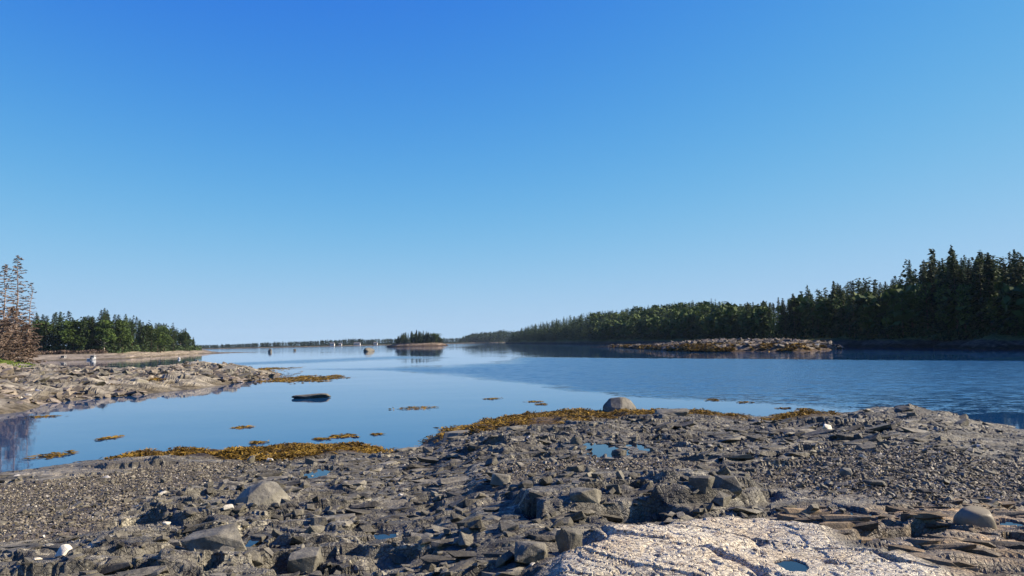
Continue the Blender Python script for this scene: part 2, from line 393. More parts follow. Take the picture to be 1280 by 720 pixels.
P_WEED = [GP([(535, 553), (552, 544), (584, 540), (596, 530), (645, 522), (700, 517), (760, 516), (860, 515), (935, 521), (930, 525), (850, 522), (760, 524), (690, 531), (640, 535), (600, 543), (570, 550)]),
          GP([(150, 576), (165, 570), (200, 568), (300, 567), (380, 562), (430, 558), (480, 563), (478, 567), (430, 568), (390, 573), (340, 577), (300, 572), (230, 573), (180, 575)]),
          GP([(960, 531), (975, 521), (1000, 517), (1045, 519), (1030, 525), (990, 527)])]
POOLS = [(392, 592, 20, 4.5), (434, 604, 6, 2), (480, 624, 12, 6), (448, 660, 12, 3), (476, 668, 16, 6), (752, 562, 28, 7), (797, 558, 12, 4), (1068, 637, 15, 4), (1195, 671, 18, 4), (1268, 655, 20, 7),
         (1272, 685, 12, 4), (312, 673, 10, 9), (365, 669, 13, 4), (422, 699, 11, 4), (340, 651, 8, 3), (988, 716, 24, 10), (262, 711, 15, 5), (700, 550, 8, 2), (664, 648, 9, 7), (1105, 630, 8, 2)]
POOLW = []
for px, py, rx, ry in POOLS:
    cx, cy = G(px, py); x1, y1 = G(px, py - ry); x2, y2 = G(px, py + ry)
    cx, cy = cx.item(), cy.item()
    POOLW.append((cx, cy, rx / F * cy, max(abs((y1 - y2).item()) / 2, 0.06), h_base(np.array([cx]), np.array([cy])).item() - 0.025 + 0.075 * (px == 988)))
PIT = [(790, 648, 0.35, 0.30), (180, 655, 0.3, 0.28), (345, 705, 0.3, 0.3), (240, 660, 0.25, 0.18), (545, 633, 0.22, 0.12), (1105, 668, 0.5, 0.2), (1150, 662, 0.4, 0.18)]
PITW = [(*[v.item() for v in G(a, b)], c, d) for a, b, c, d in PIT]
PADW = [(*[v.item() for v in G(a, b)], r, dz) for a, b, r, dz in ((1230, 662, 0.42, -0.04), (317, 634, 0.6, 0.0), (75, 698, 0.35, 0.0), (777, 518, 1.1, 0.03), (268, 690, 0.6, 0.0), (44, 704, 0.3, 0.0), (1060, 596, 0.4, 0.0), (712, 686, 0.3, -0.05))]

def shore(x, y, want_masks=False):
    s = inland(x, y); r = np.hypot(x, y)
    h0 = h_base(x, y)
    wx = x + 0.25 * fbm(x * 0.9, y * 0.9, 3, 3) + 0.04 * fbm(x * 6, y * 6, 5, 2); wy = y + 0.25 * fbm(x * 0.9 + 40, y * 0.9, 4, 3) + 0.04 * fbm(x * 6 + 9, y * 6, 6, 2)
    gr = np.zeros_like(x)
    for P in P_GRAV: gr = np.maximum(gr, poly_mask(wx, wy, P, 0.35))
    gr *= ss(-0.62, -0.2, fbm(x * 0.7, y * 0.7, 21, 3) + 0.15)
    pale = poly_mask(wx, wy, P_PALE, 0.2); tan = poly_mask(wx, wy, P_TAN, 0.3) * (1 - pale)
    slab = poly_mask(wx, wy, P_SLABL, 0.35)
    bench = poly_mask(wx + 0.12 * fbm(x * 2.5, y * 2.5, 8, 3), wy + 0.12 * fbm(x * 2.5, y * 2.5, 9, 3), P_BENCH, 0.09)
    weed = np.zeros_like(x)
    for P in P_WEED: weed = np.maximum(weed, poly_mask(wx, wy, P, 0.25))
    amp = np.clip(0.42 + s / 7.0 + 0.8 * np.exp(-((x - DOME[0]) / 2.4) ** 2 - ((y - DOME[1]) / 1.6) ** 2), 0.12, 1.15) * (0.45 + 0.55 * ss(-0.25, 0.25, fbm(x * 0.35, y * 0.35, 31, 3)))
    brk = amp * (1 - 0.93 * gr) * (1 - 0.85 * pale) * (1 - 0.25 * slab) * (1 - 0.6 * weed)
    th = 0.5 + 0.5 * fbm(x * 0.12, y * 0.12, 12, 2)
    f1, c1, t1 = facet(wx, wy, 1.5, 2.2, 0.25, 100, w=0.22)
    f2, c2, t2 = facet(wx, wy, 0.52, 2.6, 0.30, 110, w=0.14)
    f3, c3, t3 = facet(wx, wy, 0.20, 2.6, 0.18, 120, w=0.25)
    f4, c4, t4 = facet(wx, wy, 0.085, 2.4, 0.25, 130, w=0.45)
    lx, ly = x + 0.25 * fbm(x * 0.7, y * 0.7, 3, 2), y + 0.20 * fbm(x * 0.7 + 40, y * 0.7, 4, 2)
    g1, d1, u1 = facet(lx, ly, 0.42, 4.0, -0.26, 140, 0.0, -0.40, w=0.28)          # long layers of the right-hand ledge
    g2, d2, u2 = facet(lx, ly, 0.16, 4.0, -0.22, 150, 0.0, -0.4, w=0.5)
    fine = np.clip(1.5 - r / 20, 0, 1)
    hr = 0.14 * f1 + 0.115 * f2 - 0.06 * c2 + 0.05 * f3 - 0.022 * c3 + fine * (0.016 * f4 - 0.004 * c4)
    hs = 0.09 * f1 + 0.10 * g1 - 0.04 * d1 + 0.03 * g2 - 0.012 * d2 + fine * 0.008 * f4
    h = h0 + brk * (hr * (1 - tan) + hs * tan) + 0.012 * fbm(x * 7, y * 7, 44, 3)
    # pale slab: a smooth back with narrow joints and a rough, pitted skin
    j1, e1, v1 = facet(wx, wy, 0.60, 2.6, -0.5, 160, -0.15, -0.3, 0.5)
    j2, e2, v2 = facet(wx, wy, 0.16, 2.2, -0.6, 170, -0.1, -0.25, 0.7)
    h = h + pale * (0.09 + 0.07 * fbm(x * 0.8, y * 0.8, 51, 3) + 0.028 * j1 - 0.06 * e1 * (hsh(np.floor(v1 * 64), np.floor(v1 * 64), 3) > 0.35) + 0.010 * j2 - 0.012 * e2 + 0.008 * fbm(x * 22, y * 22, 52, 3))
    h = h + bench * 0.17 * (1 - pale)
    h = h + slab * 0.06 + weed * (0.05 + 0.10 * ss(-0.1, 0.5, fbm(x * 1.6, y * 1.6, 61, 3)))
    h = h + gr * 0.03 * fbm(x * 3, y * 3, 62, 3)
    for px, py, rad, dep in PITW:
        q = ((wx - px) / rad) ** 2 + ((wy - py) / (rad * 0.8)) ** 2
        h = h - dep * (1 - ss(0.5, 1.0, q))
    for px, py, rad, dz in PADW:                      # stones bed into level ground
        q = 1 - ss(0.6, 1.3, np.hypot(x - px, y - py) / rad)
        h = h + q * (h0 + dz + 0.02 * f3 - h)
    pw = 1 + 0.55 * fbm(x * 5, y * 5, 63, 3)
    for cx, cy, rx, ry, z in POOLW:
        e = np.sqrt(((wx - cx) / rx) ** 2 + ((wy - cy) / ry) ** 2) * pw
        h = np.where(e < 1, np.minimum(h, z - 0.015 - 0.05 * (1 - e)), h)
        h = np.where((e >= 1) & (e < 1.7), np.maximum(h, z + 0.012 + 0.02 * (e - 1)), h)
    if not want_masks: return h
    tone = np.clip(0.5 + 0.32 * (t2 - 0.5) + 0.30 * (t3 - 0.5) + 0.25 * (t1 - 0.5), 0, 1)
    tone = np.where(tan > 0.5, np.clip(0.5 + 0.5 * (u1 - 0.5) + 0.3 * (u2 - 0.5), 0, 1), tone)
    tone = np.where(pale > 0.5, 0.45 + 0.2 * v1, tone)
    pl = np.clip(pale + 0.0, 0, 1)
    tn = np.clip(tan * (0.35 + 0.65 * u1) + 0.0, 0, 1)
    # the left slab is the same stone, dried paler
    pl = np.maximum(pl, slab * 0.22)
    return h, np.stack([pl, tn, gr * (1 - pale), weed * (1 - pale)], -1), tone

azd = np.linspace(math.radians(-37.5), math.radians(37.5), 880)
AZ = np.concatenate([np.linspace(-math.pi, azd[0], 70)[:-1], azd, np.linspace(azd[-1], math.pi, 70)[1:]])
RR = np.concatenate([[0.05, 0.6, 1.3, 2.0, 2.7, 3.3, 3.8], np.exp(np.linspace(math.log(4.2), math.log(34), 560)), [38, 42, 48, 60, 90]])
ra, aa = np.meshgrid(RR, AZ, indexing='ij')
X, Y = ra * np.sin(aa), ra * np.cos(aa)
Hh, MK, TN = shore(X.ravel(), Y.ravel(), True)
me = mesh_np('rocky_shore', np.stack([X.ravel(), Y.ravel(), Hh], -1), grid_faces(len(RR), len(AZ))[:, ::-1], {'mask': MK, 'tone': TN}, M_LEDGE, False)
SHORE = link('rocky_shore', me, kind='structure', label='dark broken rock ledges and cobble of the near shore', category='rock shore')

# ------------------------------------------------------------------ water
def water_mask(px, py):
    ex = 10 * fbm(px * 0.012, py * 0.12, 71, 3); ey = 1.6 * fbm(px * 0.010, py * 0.15, 72, 3)
    A = [(652, 447.0), (800, 448), (1000, 449.5), (1600, 453), (1600, 522), (1150, 519), (1000, 510), (900, 505), (800, 500), (700, 489), (640, 480), (560, 471), (470, 464.5), (350, 461), (420, 459), (560, 456), (640, 451)]
    B = [(235, 456), (350, 450.5), (490, 446.5), (560, 447), (480, 449.5), (380, 453.5), (300, 456.5)]
    def m(P, soft): return poly_mask(px / 8.0 + ex / 8, py + ey, [(a / 8.0, b) for a, b in P], soft)
    near = 1 - 0.55 * ss(478, 512, py)
    a = poly_mask(px / 8.0 + ex / 30, py + 0.25 * ey, [(x_ / 8.0, y_) for x_, y_ in A], 1.0)
    st = 0.35 * fbm(px * 0.004, py * 0.5, 76, 3)
    low = ss(0.0, 0.8, np.clip((m(A, 11.0) - 0.5) * 2, 0, 1) + st * (m(A, 11.0) > 0.5))
    a = np.where(py < 456, np.minimum(a, np.maximum(low, ss(600, 680, px))), low * a) * near
    far = 0.16 * (py < 440) * (px < 480) + 0.14 * ss(-0.1, 0.4, fbm(px * 0.006, py * 0.25, 74, 3)) * (py < 447)
    return np.clip(np.maximum(np.maximum(a, 0.7 * m(B, 1.5)), far), 0, 1)
azw = np.concatenate([np.linspace(-math.pi, -0.75, 40)[:-1], np.linspace(-0.75, 0.75, 240), np.linspace(0.75, math.pi, 40)[1:]])
rw = np.concatenate([[6, 9], np.exp(np.linspace(math.log(12), math.log(1500), 230)), [2000, 2600, 3200]])
ra, aa = np.meshgrid(rw, azw, indexing='ij')
X, Y = (ra * np.sin(aa)).ravel(), (ra * np.cos(aa)).ravel()
ok = np.abs(aa.ravel()) < 1.2
px, py = proj(X, np.where(ok, Y, 1e4), np.zeros_like(X))
rip = np.where(ok, water_mask(px, py), 0.5)
me = mesh_np('water', np.stack([X, Y, np.zeros_like(X)], -1), grid_faces(len(rw), len(azw))[:, ::-1], {'ripple': rip}, M_WATER, True)
link('water', me, kind='structure')
for cx, cy, rx, ry, z in POOLW:
    n = 20; an = np.linspace(0, 2 * math.pi, n, endpoint=False)
    V = np.concatenate([[[0, 0, 0]], np.stack([1.35 * rx * np.cos(an), 1.35 * ry * np.sin(an), 0 * an], -1)])
    Fc = np.array([(0, 1 + i, 1 + (i + 1) % n) for i in range(n)])
    link('tide_pool', mesh_np('tide_pool', V, Fc, {'ripple': np.zeros(n + 1)}, M_POOL, True), loc=(cx, cy, z), kind='structure')

# ------------------------------------------------------------------ stones
def hull_mesh(name, seed, npts=16, box=(1, 0.8, 0.6), bev=0.03, mat=None, rnd=False, sub=0, rough=0.0, power=1.0, pts=None):
    R = random.Random(seed); bm = bmesh.new()
    for p in pts or (): bm.verts.new(p)
    if pts: npts = 0
    for i in range(npts):
        v = Vector((R.gauss(0, 1), R.gauss(0, 1), R.gauss(0, 1))).normalized()
        m = max(abs(v.x), abs(v.y), abs(v.z)); v = v.lerp(v / m, power) * R.uniform(0.8, 1.0) * 0.5
        bm.verts.new((v.x * box[0], v.y * box[1], v.z * box[2]))
    bmesh.ops.convex_hull(bm, input=bm.verts)
    for v in [v for v in bm.verts if not v.link_faces]: bm.verts.remove(v)
    bmesh.ops.dissolve_limit(bm, angle_limit=0.12, verts=bm.verts, edges=bm.edges)
    if bev: bmesh.ops.bevel(bm, geom=bm.edges[:], offset=bev, segments=1, affect='EDGES', profile=0.6)
    if sub:
        bmesh.ops.triangulate(bm, faces=bm.faces)
        bmesh.ops.subdivide_edges(bm, edges=bm.edges[:], cuts=sub, use_grid_fill=True)
        for v in bm.verts:
            a = fbm(np.array([v.co.x * 3 + v.co.z * 2 + seed]), np.array([v.co.y * 3 - v.co.z * 1.3]), 81, 3).item()
            v.co *= 1 + rough * a
    bmesh.ops.triangulate(bm, faces=bm.faces)
    me = bpy.data.meshes.new(name); bm.to_mesh(me); bm.free()
    if mat: me.materials.append(mat)
    return me
def round_mesh(name, seed, mat):
    bm = bmesh.new(); bmesh.ops.create_icosphere(bm, subdivisions=4, radius=0.5)
    cut = [(Vector(n).normalized(), d) for n, d in (((0.9, -0.35, 0.25), 0.40), ((-0.8, -0.5, -0.1), 0.43), ((0.1, -0.2, 1), 0.38), ((0, -1, 0.15), 0.42))]
    for v in bm.verts:
        a = fbm(np.array([v.co.x * 2 + v.co.z + seed]), np.array([v.co.y * 2 - v.co.z * 1.7]), 83, 2).item()
        v.co *= 1 + 0.10 * a
        for n, d in cut:
            k = v.co.dot(n) - d
            if k > 0: v.co -= n * k * 0.8
    me = bpy.data.meshes.new(name); bm.to_mesh(me); bm.free(); me.materials.append(mat)
    me.polygons.foreach_set('use_smooth', np.ones(len(me.polygons), bool)); return me
WEDGE = [(-.50, .0, .0), (-.46, .42, .0), (.5, .40, .0), (.5, -.15, .0), (-.12, -.5, .0), (-.5, .05, .33), (-.46, .3, .30), (.02, .18, 1.0), (.22, .28, .93), (.5, .2, .40), (.46, .0, .30), (-.30, .3, .76), (-.12, -.3, .62), (.3, -.2, .55), (.05, .0, .98), (.38, .1, .72), (-.22, .1, .78)]
LOAF = [(-.5, .0, .15), (-.42, -.2, .0), (-.4, .4, .0), (.45, .4, .0), (.5, .0, .05), (.1, -.5, .0), (-.48, .1, .55), (-.28, .1, .93), (.05, -.05, 1.0), (.32, .05, .86), (.5, .15, .45), (.0, -.38, .45), (-.3, -.25, .5), (.45, -.2, .35), (.2, .3, .95), (-.2, .35, .85)]
def block_pts(seed, j=0.16, chop=2):
    """corners of a joint block, knocked about and with some corners broken off"""
    R = random.Random(seed); P = []
    cs = [(x, y, z) for x in (-.5, .5) for y in (-.5, .5) for z in (-.5, .5)]; bad = R.sample(range(8), chop)
    for i, (x, y, z) in enumerate(cs):
        if i in bad:
            t = [R.uniform(0.25, 0.55) for _ in range(3)]
            P += [(x * (1 - 2 * t[0]), y, z), (x, y * (1 - 2 * t[1]), z), (x, y, z * (1 - 2 * t[2] * 0.6))]
        else: P.append((x, y, z))
    sk = R.uniform(-0.25, 0.25)
    return [(x + R.uniform(-j, j) + sk * y, y + R.uniform(-j, j), z + R.uniform(-j, j) * 0.7) for x, y, z in P]
def sized(P, box): return [(x * box[0], y * box[1], z * box[2]) for x, y, z in P]
def arr(me):
    V = np.zeros(len(me.vertices) * 3, np.float32); me.vertices.foreach_get('co', V)
    T = np.array([p.vertices[:] for p in me.polygons]); return V.reshape(-1, 3), T
def rotm(rz, rx, ry):
    c, s = np.cos, np.sin; n = len(rz); O = np.zeros(n); I = np.ones(n)
    Z = np.stack([c(rz), -s(rz), O, s(rz), c(rz), O, O, O, I], -1).reshape(n, 3, 3)
    Xm = np.stack([I, O, O, O, c(rx), -s(rx), O, s(rx), c(rx)], -1).reshape(n, 3, 3)
    Ym = np.stack([c(ry), O, s(ry), O, I, O, -s(ry), O, c(ry)], -1).reshape(n, 3, 3)
    return Z @ Xm @ Ym
def scatter(bases, x, y, z, size, tilt, flat, rs, yaw=None):
    """many small stones joined into one mesh; each keeps its own brightness"""
    Vs, Fs, As, off = [], [], [], 0
    n = len(x); pick = rs.integers(0, len(bases), n)
    Rm = rotm(rs.uniform(0, 6.28, n) if yaw is None else rs.normal(yaw[0], yaw[1], n), rs.normal(0, tilt, n), rs.normal(0, tilt, n)); rd = rs.random(n)
    for b, (V, T) in enumerate(bases):
        i = np.where(pick == b)[0]
        S = size[i][:, None] * np.stack([np.ones(len(i)), rs.uniform(0.7, 1.0, len(i)), flat * rs.uniform(0.7, 1.2, len(i))], -1)
        W = np.einsum('nij,nvj->nvi', Rm[i], V[None] * S[:, None, :]) + np.stack([x[i], y[i], z[i]], -1)[:, None, :]
        Vs.append(W.reshape(-1, 3)); Fs.append((T[None] + (off + np.arange(len(i)) * len(V))[:, None, None]).reshape(-1, 3))
        As.append(np.repeat(rd[i], len(V))); off += len(i) * len(V)
    return np.concatenate(Vs), np.concatenate(Fs), np.concatenate(As)
def in_px(poly, n, rs):
    """n random places on the shore, even over the ground, within a pixel polygon"""
    W = GP(poly); lo, hi = W.min(0), W.max(0); xs, ys = [], []
    while sum(map(len, xs)) < n:
        x = rs.uniform(lo[0], hi[0], 4 * n); y = rs.uniform(lo[1], hi[1], 4 * n)
        k = poly_mask(x, y, W, 1e-3) > 0.5
        xs.append(x[k]); ys.append(y[k])
    return np.concatenate(xs)[:n], np.concatenate(ys)[:n]
rs = np.random.default_rng(11)
PB = [arr(hull_mesh('p', 500 + i, 8, (1, 0.85, 0.75), 0, power=0.6)) for i in range(7)]
gx, gy, gs = [], [], []
for P, n, lo, hi in ((P_GRAV[0], 19000, 0.018, 0.075), (P_GRAV[1], 5500, 0.02, 0.08), (P_GRAV[2], 13500, 0.022, 0.09)):
    l_, h_ = P.min(0) - 0.3, P.max(0) + 0.3
    x = rs.uniform(l_[0], h_[0], 6 * n); y = rs.uniform(l_[1], h_[1], 6 * n)
    pxx, _ = proj(x, y, np.full_like(x, 0.6))
    k = (poly_mask(x + 0.25 * fbm(x, y, 3, 2), y + 0.25 * fbm(x, y, 4, 2), P, 0.5) > rs.random(len(x))) & (pxx > -60) & (pxx < 1340)
    x, y = x[k][:n], y[k][:n]
    gx.append(x); gy.append(y); gs.append(lo + (hi - lo) * rs.random(len(x)) ** 2.2)
gx, gy, gs = map(np.concatenate, (gx, gy, gs))
V, T, A = scatter(PB, gx, gy, shore(gx, gy) + gs * 0.12, gs, 0.5, 0.6, rs)
link('gravel', mesh_np('gravel', V, T, {'rnd': A}, M_PEB), kind='stuff', label='brown grey gravel and pebbles lying between the dark rock ledges', category='gravel')

WALL = [(-20, 600), (150, 590), (300, 582), (480, 566), (560, 553), (640, 540), (800, 530), (960, 530), (1050, 530), (1200, 530), (1300, 545), (1300, 640), (900, 660), (680, 700), (660, 735), (-20, 735)]
x, y = in_px(WALL, 7500, rs)
sz = 0.025 + 0.11 * rs.random(len(x)) ** 3.0
k = (poly_mask(x, y, P_PALE, 0.01) < 0.5) & (fbm(x * 0.8, y * 0.8, 91, 3) > -0.25)
x, y, sz = x[k], y[k], sz[k]
RB = [arr(hull_mesh('r', 600 + i, bev=0, pts=sized(block_pts(600 + i, 0.2, 2), (1, 0.75, 0.6)))) for i in range(8)]
V, T, A = scatter(RB, x, y, shore(x, y) + sz * 0.1, sz, 0.35, 0.7, rs)
link('rubble', mesh_np('rubble', V, T, {'rnd': A}, M_RUBBLE), parent=SHORE, kind='stuff')

x, y = in_px(WALL, 4000, rs)
sz = (0.05 + 0.26 * rs.random(len(x)) ** 2.6) * np.clip(0.5 + np.hypot(x, y) / 28, 0.7, 1.3)
gm = np.zeros_like(x)
for P in P_GRAV + [P_PALE, P_TAN] + P_WEED: gm = np.maximum(gm, poly_mask(x, y, P, 0.25))
k = (gm < 0.35) & (fbm(x * 0.55, y * 0.55, 92, 3) > -0.05)
for cx, cy, rx, ry, z in POOLW: k &= ((x - cx) / (rx + 0.25)) ** 2 + ((y - cy) / (ry + 0.4)) ** 2 > 1
x, y, sz = x[k], y[k], sz[k]
SLB = [arr(hull_mesh('s', 640 + i, bev=0, pts=sized(block_pts(640 + i, 0.25, 3), (1.7, 0.75, 0.26))) if i % 2 else hull_mesh('s', 640 + i, 18, (1.9, 0.85, 0.34), 0, power=0.85)) for i in range(10)]
V, T, A = scatter(SLB, x, y, shore(x, y) - sz * 0.015, sz, 0.14, 1.0, rs, yaw=(0.28, 0.3))
link('broken_slabs', mesh_np('broken_slabs', V, T, {'rnd': A * 0.94}, M_RUBBLE), parent=SHORE, kind='stuff')
x, y = in_px([(980, 648), (1010, 638), (1290, 628), (1290, 735), (1200, 735), (1160, 700), (1060, 675)], 120, rs)
k = np.ones(len(x), bool)
for cx, cy, rx, ry, z in POOLW: k &= ((x - cx) / (rx + 0.2)) ** 2 + ((y - cy) / (ry + 0.2)) ** 2 > 1
x, y = x[k], y[k]; sz = 0.04 + 0.11 * rs.random(len(x)) ** 1.8
STR = [arr(hull_mesh('s', 660 + i, bev=0, pts=sized(block_pts(660 + i, 0.28, 3), (2.4, 0.9, 0.55)))) for i in range(8)]
V, T, A = scatter(STR, x, y, shore(x, y) - sz * 0.08, sz, 0.10, 1.0, rs, yaw=(-0.25, 0.15))
link('ledge_layers', mesh_np('ledge_layers', V, T, {'rnd': A * 0.94}, M_STRATA), parent=SHORE, kind='stuff')
BL = [hull_mesh('rock_block', 700 + i, bev=0.02, mat=M_BLOCK, sub=2, rough=0.10, pts=sized(block_pts(700 + i, 0.24, 2 + i % 3), (1, rs.uniform(0.6, 0.95), rs.uniform(0.4, 0.75)))) for i in range(14)]
def hypot_far(x, y): return math.hypot(x, y) > 19
def put_block(x, y, L, sink=0.12, tilt=0.25, mesh=None):
    o = link('rock_block', mesh or BL[rs.integers(0, len(BL))], SHORE)
    z = shore(np.array([x]), np.array([y])).item()
    o.location = (x, y, z + L * sink * (0.2 if hypot_far(x, y) else 1.0))
    o.rotation_euler = (rs.normal(0, tilt), rs.normal(0, tilt), rs.uniform(0, 6.28))
    o.scale = (L, L * rs.uniform(0.8, 1.1), L * rs.uniform(0.7, 1.1)); return o
NBL = 0
for poly, n, lo, hi in (([(640, 600), (720, 606), (930, 612), (940, 648), (760, 655), (690, 670), (640, 690)], 62, 0.10, 0.34),
                        ([(380, 640), (640, 620), (650, 735), (380, 735)], 60, 0.10, 0.32),
                        ([(90, 690), (180, 640), (380, 630), (380, 735), (60, 735)], 60, 0.08, 0.32),
                        ([(200, 600), (300, 580), (520, 570), (640, 560), (640, 620), (380, 640), (200, 640)], 45, 0.12, 0.4),
                        ([(700, 540), (1000, 535), (1200, 540), (1280, 560), (1000, 575), (700, 580)], 40, 0.15, 0.5),
                        ([(1045, 521), (1090, 516), (1190, 517), (1275, 540), (1200, 545), (1050, 535)], 32, 0.2, 0.6)):
    x, y = in_px(poly, n, rs)
    for i in range(n):
        put_block(x[i], y[i], 0.55 * (lo + (hi - lo) * rs.random() ** 1.8)); NBL += 1

def boulder(name, px, py, wpx, hpx, label, cat, mat, seed, npts=22, power=0.35, bev=0.05, sub=3, rough=0.09, rz=0.0, dep=0.9, sink=0.12, z=None, tilt=(0, 0), smooth=False, group=None, shape=None):
    """a single stone standing with its base at pixel (px, py), wpx wide and hpx high in the photograph"""
    if z is None:
        x, y = G(px, py); x, y = x.item(), y.item(); zz = shore(np.array([x]), np.array([y])).item()
    else:
        x, y = on_plane(np.array([float(px)]), np.array([float(py)]), z); x, y = x.item(), y.item(); zz = z
    W, Hh_ = wpx / F * y, hpx / F * y
    y += W * dep * 0.35
    me = round_mesh(name, seed, mat) if shape == 'round' else hull_mesh(name, seed, npts, (1, 1, 1), bev, mat, power=power, sub=sub, rough=rough, pts=shape or (block_pts(seed, 0.24, 4) if name.startswith('rock') and z is None else None))
    V, _ = arr(me); ext = V.max(0) - V.min(0)
    me.transform(Matrix.Rotation(rz, 4, 'Z'))
    V, _ = arr(me); lo, hi = V.min(0), V.max(0); ext = hi - lo
    full = Hh_ / (1 - sink)
    me.transform(Matrix.Diagonal((W / ext[0], W * dep / ext[1], full / ext[2], 1)) @ Matrix.Translation((-(lo[0] + hi[0]) / 2, -(lo[1] + hi[1]) / 2, -lo[2])))
    if smooth: me.polygons.foreach_set('use_smooth', np.ones(len(me.polygons), bool))
    o = link(name, me, loc=(x, y, zz - full * sink)); o.rotation_euler = (tilt[0], tilt[1], 0)
    o['label'] = label; o['category'] = cat
    if group: o['group'] = group
    return o
boulder('boulder', 777, 520, 43, 21, 'big grey boulder standing alone at the water edge on orange rockweed', 'boulder', M_DKBOULD, 31, bev=0.03, sub=3, rough=0.04, shape=LOAF)
boulder('boulder', 1230, 667, 48, 35, 'smooth rounded tan boulder beside tide pools on layered ledge', 'boulder', M_ROUND, 12, shape='round')
boulder('boulder', 317, 637, 66, 28, 'large pale grey angular boulder resting on dark ledge beside the gravel', 'boulder', M_DKBOULD, 45, bev=0.02, sub=3, rough=0.035, shape=WEDGE)
boulder('stone', 317, 579, 17, 14, 'small upright grey stone standing in rockweed at the water edge', 'stone', M_BOULD, 46, 16, 0.6)
boulder('stone', 337, 578, 9, 5, 'small white cobble beside the upright grey stone in rockweed', 'stone', M_WHITE, 47, 16, 0.4)
boulder('stone', 75, 699, 17, 15, 'small bright white block of stone on dark ledge below the gravel', 'stone', M_WHITE, 48, 12, 0.8, 0.03)
boulder('stone', 44, 705, 11, 6, 'flat white cobble lying left of the white block', 'stone', M_WHITE, 49, 14, 0.5)
boulder('stone', 207, 664, 10, 5, 'little cream cobble at the foot of the dark hollow', 'stone', M_WHITE, 50, 14, 0.5)
boulder('stone', 1060, 597, 16, 11, 'small rounded brown stone sitting on the gravel flat', 'stone', M_DKBOULD, 51, shape='round')
boulder('stone', 1097, 608, 26, 8, 'low brown slab on the gravel near the rounded brown stone', 'stone', M_DKBOULD, 52, 14, 0.7)
boulder('stone', 1133, 514, 20, 6, 'flat grey stone perched on top of the rounded rock hump', 'stone', M_DKBOULD, 53, 14, 0.7, 0.03)
boulder('stone', 1085, 516, 9, 4, 'small tan stone lying on the shoulder of the rock hump', 'stone', M_ROUND, 54, 14, 0.5)
boulder('stone', 1036, 541, 13, 9, 'pale square stone below the left end of the rock hump', 'stone', M_WHITE, 55, 12, 0.8, 0.03)
boulder('rock_slab', 572, 550, 36, 8, 'tilted pale slab of rock half buried in orange rockweed', 'rock', M_BOULD, 56, 12, 0.8, 0.03, tilt=(0, -0.12), sink=0.45)
boulder('rock_slab', 268, 692, 76, 26, 'long tilted grey slab of rock lying beside the narrow pool', 'rock', M_DKBOULD, 57, 12, 0.85, 0.03, rz=0.3, tilt=(0.1, -0.10), dep=0.55)
boulder('rock', 712, 688, 34, 34, 'wedge shaped rock with tan front face above the pale slab', 'rock', M_DKBOULD, 58, 11, 0.7, 0.03, rz=0.6, sink=0.2)
boulder('rock', 665, 700, 44, 24, 'dark hump of broken rock beside the tan faced wedge', 'rock', M_BLOCK, 59, 12, 0.7, 0.03, sink=0.2)
boulder('rock', 842, 523, 44, 7, 'low black rock in the rockweed right of the big boulder', 'rock', M_BLOCK, 60, 16, 0.6)
boulder('rock', 775, 566, 20, 9, 'dark knob of rock between the two tide pools', 'rock', M_BLOCK, 61, 16, 0.6)
boulder('rock', 378, 708, 40, 24, 'grey broken block of rock leaning over a black hollow', 'rock', M_DKBOULD, 62, 12, 0.7, 0.03, sink=0.2)
boulder('rock', 626, 610, 26, 14, 'pale grey lump of rock left of the gravel patch', 'rock', M_BOULD, 63, 14, 0.6)
boulder('rock', 880, 640, 38, 14, 'square grey joint block in the face of the broken bench', 'rock', M_BLOCK, 64, 11, 0.85, 0.02, sink=0.4)
boulder('rock', 912, 634, 32, 16, 'smooth sided grey joint block with a cracked face', 'rock', M_BLOCK, 65, 11, 0.85, 0.02, sink=0.4)
boulder('rock', 735, 645, 44, 15, 'bulging dark rock face left of the black hollow', 'rock', M_BLOCK, 66, 14, 0.6, sink=0.4)
boulder('rock', 820, 642, 40, 17, 'blunt dark rock wall right of the black hollow', 'rock', M_BLOCK, 67, 13, 0.7, sink=0.4)
boulder('rock', 387, 498, 47, 5.5, 'low flat grey rock awash in calm water off the ledge', 'rock', M_DKBOULD, 68, 24, 0.4, 0.04, z=0.0, sink=0.3, dep=0.5)
boulder('rock', 460, 439.5, 14, 5, 'dark half-tide rock alone in open water left of the wooded island', 'rock', M_BLOCK, 69, 20, 0.5, 0.05, z=0.0, sink=0.3)
boulder('rock', 337, 440.5, 5, 5, 'tiny upright rock at the tip of the left sand bar', 'rock', M_DKBOULD, 70, 14, 0.4, 0.05, z=0.0, sink=0.3)
boulder('rock', 368, 438.8, 4, 2.5, 'tiny low rock in open water beyond the left sand bar', 'rock', M_BLOCK, 71, 14, 0.4, 0.05, z=0.0, sink=0.3)
